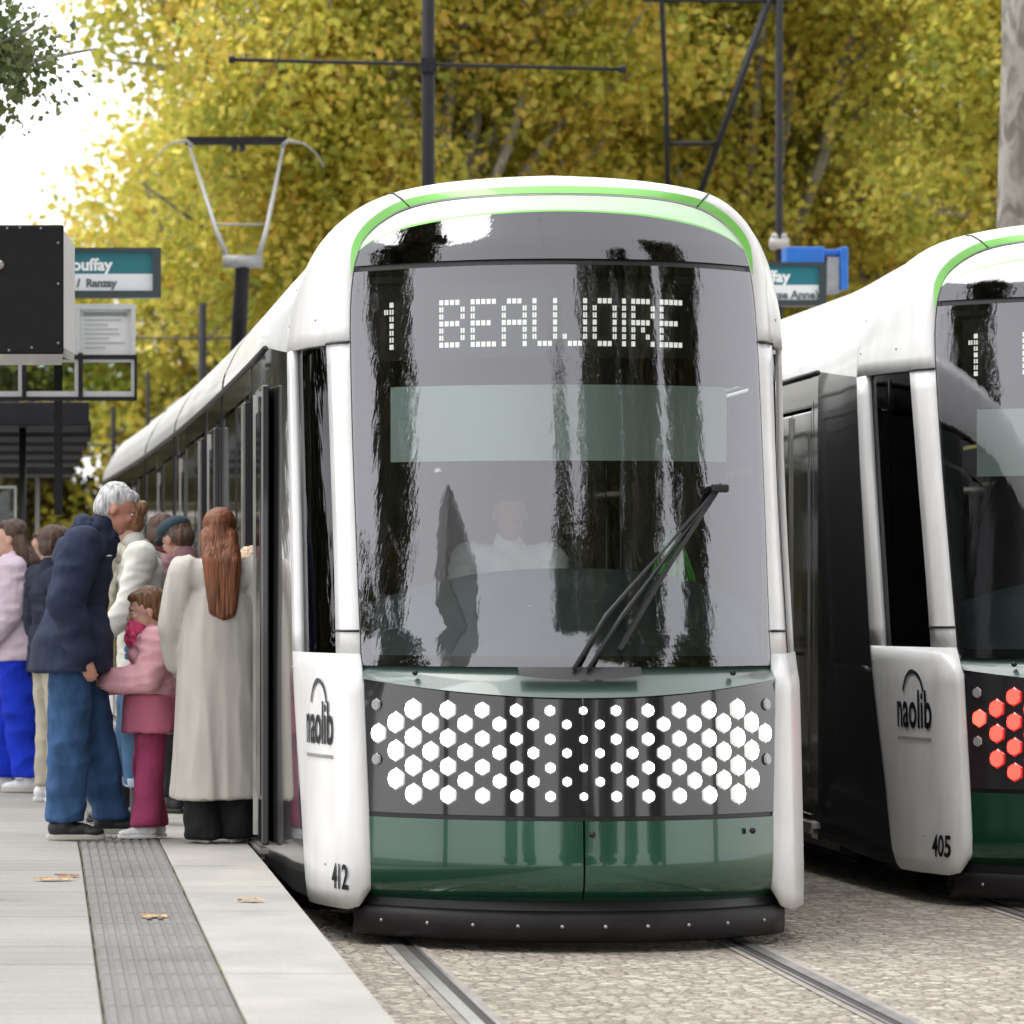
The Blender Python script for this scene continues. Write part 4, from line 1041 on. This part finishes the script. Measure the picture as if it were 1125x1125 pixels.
UP = ('wai', 'che', 'nec', 'hea', 'shL', 'shR', 'elL', 'elR', 'wrL', 'wrR')
def person(label, loc, rz, H, J=None, lean=0., nod=0., yaw=0., skin='fair', top=None, bottom=None, shoes=None, hair=None, extra=None, hs=1., face=True, group=None, name='person', wide=1., legs=True, toe=(0, 0)):
    s = H/1.75; j = {k: Vector(v) for k, v in BASE.items()}
    if lean:
        R_ = Matrix.Rotation(lean, 3, 'Y'); p = j['pel'].copy()
        for k in UP: j[k] = p+R_ @ (j[k]-p)
    if J:
        for k, v in J.items(): j[k] = Vector(v)
    for k in j: j[k] = j[k]*s
    for k in j: j[k].y *= wide
    root = thing(name, label, 'person', loc, rz, group)
    # ---- body : one continuous mesh
    b = MB(); u = s*hs
    HR = (Matrix.Rotation(yaw, 3, 'Z') @ Matrix.Rotation(nod, 3, 'Y'))
    hc = j['hea']
    def hp(x, y, z): return hc+HR @ Vector((x*u, y*u, z*u))
    def he(x, y, z, r): ell(b, hp(x, y, z), tuple(q*u for q in r), HR)
    he(-.012, 0, .028, (.096, .078, .092)); he(.028, 0, -.035, (.062, .058, .075)); he(.055, 0, -.085, (.028, .034, .024))
    he(.072, .030, -.012, (.022, .022, .018)); he(.072, -.030, -.012, (.022, .022, .018))      # cheeks
    he(.078, 0, .032, (.014, .045, .011))                                                      # brow
    capsule(b, hp(.083, 0, .016), .009*u, hp(.104, 0, -.020), .0125*u, n=8)                    # nose
    he(.084, 0, -.052, (.012, .022, .008)); he(.080, 0, -.064, (.011, .018, .007))             # lips
    for sg in (-1, 1): ell(b, hp(-.008, sg*.078, -.008), (.018*u, .009*u, .031*u), HR)         # ears
    capsule(b, j['nec']+Vector((0, 0, -.03*s)), .058*s, hp(-.02, 0, -.05), .052*u)
    capsule(b, j['pel'], .125*s, j['wai'], .112*s, .85, (1, 0, 0)); capsule(b, j['wai'], .112*s, j['che'], .125*s, .85, (1, 0, 0)); capsule(b, j['che'], .12*s, j['nec']+Vector((0, 0, -.05*s)), .07*s)
    for q in 'LR':
        capsule(b, j['che']+Vector((0, 0, .06*s)), .09*s, j['sh'+q], .055*s); capsule(b, j['sh'+q], .052*s, j['el'+q], .040*s); capsule(b, j['el'+q], .038*s, j['wr'+q], .026*s)
        d = (j['wr'+q]-j['el'+q]).normalized()
        hand(b, j['wr'+q], d, Vector((.3, (-1 if q == 'L' else 1), 0)), s*1.0, .55, 1 if q == 'L' else -1)
        if legs:
            capsule(b, j['hip'+q], .09*s, j['kne'+q], .055*s); capsule(b, j['kne'+q], .054*s, j['ank'+q], .036*s)
            t_ = toe[0] if q == 'L' else toe[1]
            fd = Vector((math.cos(t_), math.sin(t_), 0)); capsule(b, j['ank'+q]+Vector((-.02*s, 0, -.04*s)), .034*s, j['ank'+q]+fd*.12*s+Vector((0, 0, -.06*s)), .022*s)
    blob('body', b, SK[skin], root, .0085*max(.8, s), 2)
    if face:
        wm = mat('eye white', (.7, .7, .68), .3); im = mat('iris', (.03, .02, .015), .2); lm = mat('lips', (.42, .14, .12), .5)
        for sg in (-1, 1):
            q = MB(); ell(q, hp(.079, sg*.030, .010), (.008*u, .011*u, .0055*u), HR, 10); e = q.build('eye', wm, root, True)
            q = MB(); ell(q, hp(.0845, sg*.030, .010), (.0035*u, .005*u, .005*u), HR, 8); q.build('iris', im, e, True)
        q = MB(); ell(q, hp(.0925, 0, -.058), (.006*u, .019*u, .007*u), HR, 10); q.build('mouth', lm, root, True)
    if top:
        th = top.get('t', .025); b = MB(); hem = top.get('hem', .86)*s; sp = top.get('spread', 1.)
        P, W_, Ch, Nk = j['pel'], j['wai'], j['che'], j['nec']
        dn = (P-W_).normalized(); end = P+dn*max(0, (P.z-hem))
        capsule(b, Ch, (.125+th)*s, W_, (.118+th)*s, .80, (1, 0, 0), 18); capsule(b, W_, (.118+th)*s, P, (.132+th)*s*sp, .82, (1, 0, 0), 18)
        rr = [(P+Vector((0, 0, .02*s)), .15*s*sp), (end, (.165+th*.5)*s*sp)]
        v = []; nn = 24
        for c0, r0 in [(W_, (.13+th)*s), (P, (.148+th)*s*sp), (end, (.158+th)*s*sp)]:
            v += [c0+Vector((math.cos(2*PI*k/nn)*r0*.80, math.sin(2*PI*k/nn)*r0*1.12, 0)) for k in range(nn)]
        b.add(v, [(i*nn+k, i*nn+(k+1) % nn, (i+1)*nn+(k+1) % nn, (i+1)*nn+k) for i in range(2) for k in range(nn)]+[tuple(range(nn))[::-1], tuple(2*nn+k for k in range(nn))])
        capsule(b, Ch+Vector((0, 0, .03*s)), (.115+th)*s, Nk+Vector((0, 0, -.05*s)), (.062+th*.6)*s)
        for q in 'LR':
            capsule(b, Ch+Vector((0, 0, .05*s)), (.095+th*.6)*s, j['sh'+q], (.058+th)*s); capsule(b, j['sh'+q], (.062+th)*s, j['el'+q], (.052+th*.85)*s)
            w1 = j['el'+q].lerp(j['wr'+q], .97); capsule(b, j['el'+q], (.052+th*.85)*s, w1, (.036+th*.8)*s)
        col = top.get('collar', .03)
        capsule(b, Nk+Vector((-.005*s, 0, -.04*s)), (.068+th*.3)*s, Nk+Vector((.0, 0, (.0+col)*s)), (.062+th*.2)*s)
        if 'shape' in top: top['shape'](b, j, s)
        tp = blob(top.get('name', 'jacket'), b, top['mat'], root, .010, 3, top.get('folds', .007)*s, top.get('fs', (9, 9, 14)), seed=top.get('seed', 0))
        if 'low' in top:    # lower panel in another colour
            b = MB(); v = []
            for zt, r0 in ((.0, .158+th), (.5, .168+th), (1.0, .184+th)):
                c0 = P.lerp(end, zt)+Vector((0, 0, .045*s*(1-zt))); v += [c0+Vector((math.cos(2*PI*k/nn)*r0*.82*s*sp, math.sin(2*PI*k/nn)*r0*1.13*s*sp, 0)) for k in range(nn)]
            b.add(v, [(i*nn+k, i*nn+(k+1) % nn, (i+1)*nn+(k+1) % nn, (i+1)*nn+k) for i in range(2) for k in range(nn)]+[tuple(range(nn))[::-1], tuple(2*nn+k for k in range(nn))])
            blob('lower_jacket', b, top['low'], root, .010, 3, .005, (9, 9, 4))
    if bottom:
        b = MB(); ra = bottom.get('ankle', .062); rk = bottom.get('knee', .078); zt = bottom.get('z', .10)
        capsule(b, j['pel'], .135*s, j['pel']+Vector((0, 0, -.05*s)), .135*s, .86, (1, 0, 0))
        for q in 'LR':
            an = j['ank'+q]; kn = j['kne'+q]; e = kn.lerp(an, max(0, (kn.z-zt*s)/max(.01, kn.z-an.z)))
            capsule(b, j['hip'+q]+Vector((0, 0, -.02)), .108*s, kn, rk*s); 
            nn = 16; v = []
            dk = (e-kn)
            for t_ in (0, .35, .7, 1):
                c0 = kn+dk*t_; r0 = (rk+(ra-rk)*t_)*s; v += [c0+Vector((math.cos(2*PI*k/nn)*r0*1.05, math.sin(2*PI*k/nn)*r0*.95, 0)) for k in range(nn)]
            b.add(v, [(i*nn+k, i*nn+(k+1) % nn, (i+1)*nn+(k+1) % nn, (i+1)*nn+k) for i in range(3) for k in range(nn)]+[tuple(range(nn))[::-1], tuple(3*nn+k for k in range(nn))])
        blob('trousers', b, bottom['mat'], root, .010, 2, bottom.get('folds', .008)*s, (5, 5, 8), seed=3)
        if 'cuff' in bottom:
            for q in 'LR':
                an = j['ank'+q]; kn = j['kne'+q]; e = kn.lerp(an, max(0, (kn.z-zt*s)/max(.01, kn.z-an.z)))
                cb = MB(); cb.tube([e+Vector((0, 0, -.005)), e+Vector((0, 0, .04*s))], (ra+.008)*s, 18); cb.build('cuff', bottom['cuff'], root, True, bevel=.004)
    if shoes:
        for q in 'LR':
            an = j['ank'+q]; t_ = toe[0] if q == 'L' else toe[1]; lift = 0
            fd = Vector((math.cos(t_), math.sin(t_), 0)); rt = Matrix.Rotation(t_, 3, 'Z'); z0_ = an.z-.085*s
            b = MB(); g = Vector((an.x, an.y, z0_))
            ell(b, g+fd*-.035*s+Vector((0, 0, .055*s)), (.050*s, .040*s, .048*s), rt); ell(b, g+fd*.05*s+Vector((0, 0, .045*s)), (.090*s, .044*s, .040*s), rt); ell(b, g+fd*.125*s+Vector((0, 0, .036*s)), (.065*s, .046*s, .030*s), rt)
            capsule(b, g+Vector((0, 0, .06*s)), .047*s, g+Vector((0, 0, shoes.get('top', .10)*s)), .045*s)
            sh = blob('shoe', b, shoes['mat'], root, .008, 2)
            b = MB(); ring = []
            for k in range(20):
                a = 2*PI*k/20; x_ = .052+.142*math.cos(a); y_ = (.043+.006*math.cos(a))*math.sin(a); ring.append(g+rt @ Vector((x_*s, y_*s*1.05, 0)))
            v = [p+Vector((0, 0, .001)) for p in ring]+[p+Vector((0, 0, .026*s)) for p in ring]
            b.add(v, [(k, (k+1) % 20, 20+(k+1) % 20, 20+k) for k in range(20)]+[tuple(range(20))[::-1], tuple(range(20, 40))]); b.build('sole', shoes.get('sole', shoes['mat']), sh, True, bevel=.004)
    if hair:
        b = MB(); g = hair.get('grow', 1.)
        st = hair['style']
        def hh(x, y, z, r): ell(b, hp(x, y, z), tuple(q*u*g for q in r), HR)
        hh(-.024, 0, .046, (.092, .086, .088)); hh(-.052, 0, .0, (.064, .080, .078))
        hh(.03, 0, .085, (.055, .06, .035))
        if st == 'bun': hh(-.115, 0, .045, (.045, .045, .045)); hh(-.07, 0, .02, (.05, .07, .06))
        if st == 'long':
            hh(-.066, 0, -.05, (.056, .080, .10))
            L_ = hair.get('len', .34)
            bk = j['nec']+Vector((-.105*s, 0, 0)); e = bk+Vector((-.03*s, 0, -(L_-.12)*s))
            for yy in (-.06, -.035, -.01, .015, .04, .062):
                capsule(b, hp(-.07, yy, -.02), .040*u, bk+Vector((0, yy*s*1.0, .0)), .042*s); capsule(b, bk+Vector((0, yy*s, 0)), .042*s, e+Vector((0, yy*s*.8, random.uniform(-.02, .03)*s-abs(yy)*-.6*s)), .024*s)
        if st == 'pony':
            capsule(b, hp(-.10, 0, .04), .035*u, hp(-.15, 0, -.05), .032*u); capsule(b, hp(-.15, 0, -.05), .032*u, hp(-.14, 0, -.18), .018*u)
        blob('hair', b, hair['mat'], root, .007, 3, .005, (34, 34, 4), ridged=False)
    if extra: extra(root, j, s, hp, HR, u)
    return root
def pos(px, py):
    d = K*(CZ-PH)/(py-655); return ((px-50)*d/K, d, PH+.003)

# --- elderly man in a navy jacket, leaning forward to the right
navy = cloth('navy jacket cloth', (.022, .030, .062), .2, .6, 14); jeans = cloth('blue denim', (.035, .085, .19), .25, .5, 30, vscale=14)
grey_hair = hairmat('grey hair', (.50, .50, .50)); black_leather = mat('black leather', (.02, .02, .022), .5); pale_sole = mat('pale sole', (.5, .48, .42), .7)
def man_extra(root, j, s, hp, HR, u):
    b = MB()   # folded hood and collar
    n_ = j['nec']; ell(b, n_+Vector((-.085, 0, .035)), (.06, .105, .065)); ell(b, n_+Vector((-.03, .0, .03)), (.085, .095, .045)); ell(b, n_+Vector((.03, 0, -.01)), (.07, .075, .05))
    blob('hood', b, navy, root, .009, 3, .01, (14, 14, 14))
    b = MB(); ell(b, j['sh'+'R']+Vector((.135, .03, -.04)), (.018, .006, .005)); b.build('zip_tab', M['alu'], root, True)
person('elderly man with grey hair in a navy jacket, leaning toward the girl', pos(76, 922), 0, 1.85,
       J=dict(pel=(.02, 0, .97), wai=(.03, 0, 1.10), che=(.075, 0, 1.30), nec=(.15, 0, 1.455), hea=(.225, 0, 1.575),
              shL=(.08, .19, 1.42), shR=(.06, -.20, 1.39), elR=(-.02, -.26, 1.13), wrR=(.06, -.25, .90), elL=(.10, .24, 1.15), wrL=(.11, .2, .93),
              kneR=(.0, -.10, .50), ankR=(-.02, -.10, .085), kneL=(.12, .12, .50), ankL=(.20, .16, .10), hipR=(.01, -.1, .92), hipL=(.05, .09, .92)),
       nod=.45, skin='pink', top=dict(mat=navy, hem=.80, t=.045, folds=.008, fs=(5, 5, 9), spread=1.22, collar=.04), bottom=dict(mat=jeans, knee=.096, ankle=.086, z=.09, folds=.009),
       shoes=dict(mat=black_leather, sole=pale_sole), hair=dict(style='short', mat=grey_hair, grow=.97), extra=man_extra)
# --- woman in a cream jacket behind the man and the girl
cream = cloth('cream jacket cloth', (.60, .60, .55), .08, .4, 18); brown_hair = hairmat('brown hair', (.16, .075, .03)); scarfm = cloth('checked scarf', (.42, .40, .33), .4, .8, 20, vscale=30)
jeans2 = cloth('darker denim', (.045, .10, .18), .25, .5, 30)
def cream_extra(root, j, s, hp, HR, u):
    b = MB(); n_ = j['nec']
    for k in range(12):
        a = 2*PI*k/12; c0 = n_+Vector((.02+.09*math.cos(a), .09*math.sin(a), -.03+.02*math.sin(3*a))); ell(b, c0, (.04, .04, .05))
    capsule(b, n_+Vector((.11, .02, -.05)), .05, n_+Vector((.13, .03, -.28)), .04); capsule(b, n_+Vector((.11, -.03, -.05)), .04, n_+Vector((.13, -.05, -.22)), .035)
    blob('scarf', b, scarfm, root, .009, 3, .01, (18, 18, 18))
    b = MB(); b.tube([j['shR']+Vector((.07, .1, .05)), j['shR']+Vector((.02, -.05, .07)), j['shR']+Vector((-.1, .02, .02)), j['pel']+Vector((-.12, -.05, .1))], .010, 6); b.build('bag_strap', cloth('grey strap', (.3, .3, .28)), root, True)
person('woman in a cream jacket and scarf with a brown bun, facing the man', pos(158, 905), PI, 1.80,
       J=dict(nec=(.06, 0, 1.45), hea=(.11, 0, 1.575), che=(.03, 0, 1.30), elR=(-.02, -.22, 1.13), wrR=(.18, -.16, 1.02), elL=(.08, .24, 1.14), wrL=(.22, .16, .98), shL=(.02, .19, 1.40), shR=(.01, -.19, 1.4),
              kneL=(.05, .10, .49), ankL=(.03, .10, .085), kneR=(.08, -.10, .49), ankR=(.11, -.10, .085)),
       nod=.35, skin='fair', top=dict(mat=cream, hem=.70, t=.022, folds=.006, fs=(7, 7, 16)), bottom=dict(mat=jeans2, knee=.072, ankle=.058, z=.20, cuff=cloth('pale cuff', (.32, .38, .45))),
       shoes=dict(mat=black_leather, sole=M['black'], top=.2), hair=dict(style='bun', mat=brown_hair), extra=cream_extra)
# --- girl
pinkm = cloth('pale pink quilted jacket', (.74, .40, .44), .10, .7, 12); roseb = cloth('rose jacket lower part', (.42, .12, .18), .1, .5, 14); magenta = cloth('magenta trousers', (.30, .045, .11), .15, .6, 18)
hotpink = cloth('hot pink scarf', (.75, .09, .22), .3, .8, 22); white_sh = mat('white shoe', (.72, .72, .72), .5)
def girl_extra(root, j, s, hp, HR, u):
    b = MB(); ell(b, hp(.075, 0, -.085), (.05, .06, .045)); ell(b, hp(.09, -.02, -.13), (.045, .06, .045)); ell(b, hp(.05, -.05, -.07), (.045, .03, .03)); ell(b, hp(.05, 0, -.16), (.06, .075, .04)); blob('scarf', b, hotpink, root, .008, 2, .014, (30, 30, 30))
    b = MB(); n_ = j['nec']
    for k in range(10):
        a = 2*PI*k/10; ell(b, n_+Vector((-.01+.07*math.cos(a), .08*math.sin(a), -.02)), (.03, .035, .035))
    blob('collar', b, cloth('white collar', (.74, .72, .70)), root, .008, 2, .006, (20, 20, 20))
person('small girl in a pink jacket and magenta trousers with white shoes, facing the man', pos(166, 921), PI+.12, 1.27,
       J=dict(hea=(.035, 0, 1.585), nec=(0, 0, 1.42), shR=(-.01, -.17, 1.37), shL=(-.01, .17, 1.37), elR=(.03, -.23, 1.12), wrR=(.30, -.14, 1.07), elL=(.06, .24, 1.12), wrL=(.31, .10, 1.10), che=(0, 0, 1.27),
              ankL=(.06, .10, .085), ankR=(-.04, -.10, .085), hipL=(0, .1, .9), hipR=(0, -.1, .9)),
       hs=1.30, nod=.22, skin='fair', top=dict(mat=pinkm, hem=.74, t=.055, folds=.012, fs=(5, 5, 18), low=roseb, spread=1.08), wide=1.12, bottom=dict(mat=magenta, knee=.095, ankle=.095, z=.085, folds=.008),
       shoes=dict(mat=white_sh, sole=white_sh), hair=dict(style='bun', mat=brown_hair, grow=1.02), extra=girl_extra)
# --- woman in the long beige coat, seen from behind
coatm = cloth('beige wool coat', (.53, .50, .45), .06, .12, 40); auburn = hairmat('auburn hair', (.19, .062, .022)); blackcloth = cloth('black cloth', (.014, .014, .016), .3, .5, 20)
def coat_shape(b, j, s):
    rows = []; n_ = 60
    for z, rx, ry in ((1.30, .128, .168), (1.22, .142, .184), (1.10, .150, .190), (.95, .158, .198), (.75, .165, .205), (.55, .175, .212), (.35, .185, .222), (.23, .19, .228)):
        r_ = []
        for k in range(n_+1):
            a = 2*PI*k/n_; t_ = max(0, (1.15-z)/.9)
            f = 1+t_*(.045*math.sin(5*a+.6+.5*z)+.03*math.sin(9*a+2.1)+.015*math.sin(14*a))
            r_.append(Vector((math.cos(a)*rx*f*s, math.sin(a)*ry*1.1*f*s, (z+(.008*math.sin(2*a) if z < .3 else 0))*s)))
        rows.append(r_)
    R_ = []
    for i in range(len(rows)-1):
        for q in range(4): R_.append([rows[i][k].lerp(rows[i+1][k], q/4) for k in range(n_+1)])
    R_.append(rows[-1]); b.grid(R_)
    rows = R_; b.add(rows[0], [tuple(range(n_+1))[::-1]]); b.add(rows[-1], [tuple(range(n_+1))])
    ell(b, j['nec']+Vector((-.03, 0, -.01)), (.085, .10, .05)); ell(b, j['shL']+Vector((0, -.04, .0)), (.08, .085, .07)); ell(b, j['shR']+Vector((0, .04, .0)), (.08, .085, .07))
person('woman in a long beige coat with long auburn hair, back to the viewer', pos(242, 926), PI/2+.05, 1.67,
       J=dict(elL=(.02, .25, 1.13), wrL=(.12, .22, .93), elR=(-.02, -.26, 1.13), wrR=(.05, -.27, .90), ankL=(0, .085, .085), ankR=(.02, -.085, .085)),
       yaw=-.15, nod=.12, skin='fair', top=dict(mat=coatm, hem=1.0, t=.03, folds=.006, name='coat', spread=.82, shape=coat_shape, fs=(11, 11, 1.6)), wide=1.0, bottom=dict(mat=blackcloth, knee=.10, ankle=.11, z=.025, folds=.01),
       shoes=dict(mat=M['black'], sole=pale_sole), hair=dict(style='long', mat=auburn, len=.40, grow=1.03), toe=(.2, -.4))
# --- person at the left edge : blue trousers, dark body warmer, pink sleeves
lilac = cloth('lilac white hoodie', (.68, .56, .64), .1); dkvest = cloth('black rucksack', (.025, .025, .03), .3); cobalt = cloth('cobalt trousers', (.008, .035, .50), .15, .5, 14)
dark_hair = hairmat('dark brown hair', (.085, .045, .028))
def ruck(root, j, s, hp, HR, u):
    b = MB(); c_ = j['che']
    ell(b, c_+Vector((-.20, 0, -.06)), (.11, .15, .22)); ell(b, c_+Vector((-.22, 0, -.16)), (.11, .14, .14)); blob('rucksack', b, dkvest, root, .011, 3, .01)
    for sg in (-1, 1):
        b = MB(); b.tube([c_+Vector((-.14, sg*.11, .12)), c_+Vector((-.01, sg*.12, .17)), c_+Vector((.13, sg*.11, .06)), c_+Vector((.13, sg*.13, -.12)), c_+Vector((-.12, sg*.17, -.18))], .022, 8); b.build('rucksack_strap', dkvest, root, True)
person('person in cobalt blue trousers and lilac hoodie with a dark rucksack, at the left edge', pos(17, 870), PI*.93, 1.72,
       J=dict(elR=(.06, -.24, 1.13), wrR=(.26, -.20, 1.10), elL=(.0, .24, 1.13), wrL=(.14, .24, .95), ankL=(-.12, .10, .085), kneL=(-.05, .10, .49), ankR=(.10, -.09, .085), kneR=(.08, -.09, .49)),
       skin='fair', top=dict(mat=lilac, hem=.84, t=.048), bottom=dict(mat=cobalt, knee=.105, ankle=.10, z=.10, folds=.012), shoes=dict(mat=white_sh, sole=pale_sole), hair=dict(style='long', mat=dark_hair, len=.36), extra=ruck)
# --- person between him and the man, mostly hidden
beige = cloth('beige trousers', (.42, .38, .30), .1); darknavy = cloth('dark blue coat', (.02, .024, .045), .2)
person('person in dark coat and beige trousers almost hidden behind the navy jacket', pos(57, 881), .4, 1.66, skin='tan', top=dict(mat=darknavy, hem=.82, t=.03), bottom=dict(mat=beige, knee=.08, ankle=.07), shoes=dict(mat=white_sh, sole=white_sh), hair=dict(style='short', mat=dark_hair), face=False)
# --- people waiting at the door behind
mauve = cloth('mauve coat', (.24, .13, .15), .15); teal = cloth('dark teal cap', (.03, .055, .065), .2); burg = cloth('burgundy coat', (.10, .035, .035), .15)
def cap(root, j, s, hp, HR, u):
    b = MB(); ell(b, hp(-.01, 0, .075), (.11, .10, .06), HR); ell(b, hp(.10, 0, .05), (.06, .07, .015), HR); blob('cap', b, teal, root, .009, 3)
person('person in a mauve coat and dark cap, nearest the beige coat', pos(202, 893), 2.3, 1.70, nod=.5, J=dict(hea=(.06, 0, 1.59)), skin='tan', top=dict(mat=mauve, hem=.6, t=.04), bottom=dict(mat=blackcloth, knee=.09, ankle=.08), shoes=dict(mat=black_leather), hair=dict(style='short', mat=dark_hair), extra=cap)
person('person with dark brown hair and a burgundy coat behind the cream jacket', pos(176, 880), 1.2, 1.74, skin='fair', J=dict(hea=(.05, 0, 1.60)), nod=.2, top=dict(mat=burg, hem=.7, t=.03), bottom=dict(mat=blackcloth), shoes=dict(mat=black_leather), hair=dict(style='short', mat=dark_hair, grow=1.05), face=False)
# --- blond passenger stepping through the first door
blond = hairmat('blond hair', (.62, .46, .30)); brownc = cloth('brown corduroy', (.16, .085, .035), .2)
tanboot = mat('tan boot', (.42, .27, .14), .6)
person('blond passenger in brown trousers stepping in at the first open door', (1.045, 24.25, PH+.003), PI*.35, 1.47, skin='fair', hs=1.1, top=dict(mat=cloth('grey beige cardigan', (.33, .30, .27)), hem=.8, t=.03), bottom=dict(mat=brownc, knee=.085, ankle=.075),
       shoes=dict(mat=tanboot), hair=dict(style='short', mat=blond, grow=1.06), face=False, J=dict(wrL=(.10, .20, .95), wrR=(.10, -.24, .93)))
# --- far passers-by at the left
person('distant passer-by in a dark coat seen over the shoulders at the left', pos(52, 840), 2.8, 1.72, skin='fair', top=dict(mat=darknavy, hem=.6), bottom=dict(mat=blackcloth), shoes=dict(mat=black_leather), hair=dict(style='short', mat=dark_hair), face=False)
# --- driver behind the windscreen
shirt = cloth('white shirt', (.72, .74, .76), .05)
person('tram driver in a white shirt seated behind the windscreen of tram 412', (2.26-.12, 22.02, .62+.02), -PI/2+.05, 1.72,
       J={k: (v[0], v[1], v[2]-.36) for k, v in BASE.items() if k in UP+('pel',)} | dict(hipL=(.02, .10, .57), hipR=(.02, -.10, .57), kneL=(.42, .13, .50), kneR=(.42, -.13, .50), ankL=(.42, .13, .085), ankR=(.42, -.13, .085),
         elL=(.12, .27, .83), wrL=(.33, .22, .88), elR=(.12, -.27, .83), wrR=(.33, -.22, .88)),
       skin='tan', top=dict(mat=shirt, hem=.55, t=.022), bottom=dict(mat=blackcloth, knee=.08), shoes=dict(mat=black_leather), hair=dict(style='short', mat=dark_hair), face=False)
# --- green safety vest hanging in the cab
b = MB(); rows = []
for i, (z, hw) in enumerate(((1.95, .02), (1.86, .06), (1.74, .10), (1.60, .125), (1.50, .13))):
    rows.append([(x_*hw, .02*math.sin(9*x_+i), z) for x_ in np.linspace(-1, 1, 13)])
b.grid(rows); vz = b.build('safety_vest', mat('fluorescent green cloth', (.12, .75, .10), .6), None, True, solid=.01); vz.location = (2.83, 21.55, -.15); tag(vz, 'bright green safety vest hanging in the cab of tram 412, right of the wiper', 'safety vest')

bpy.data.scenes.remove(TMP)
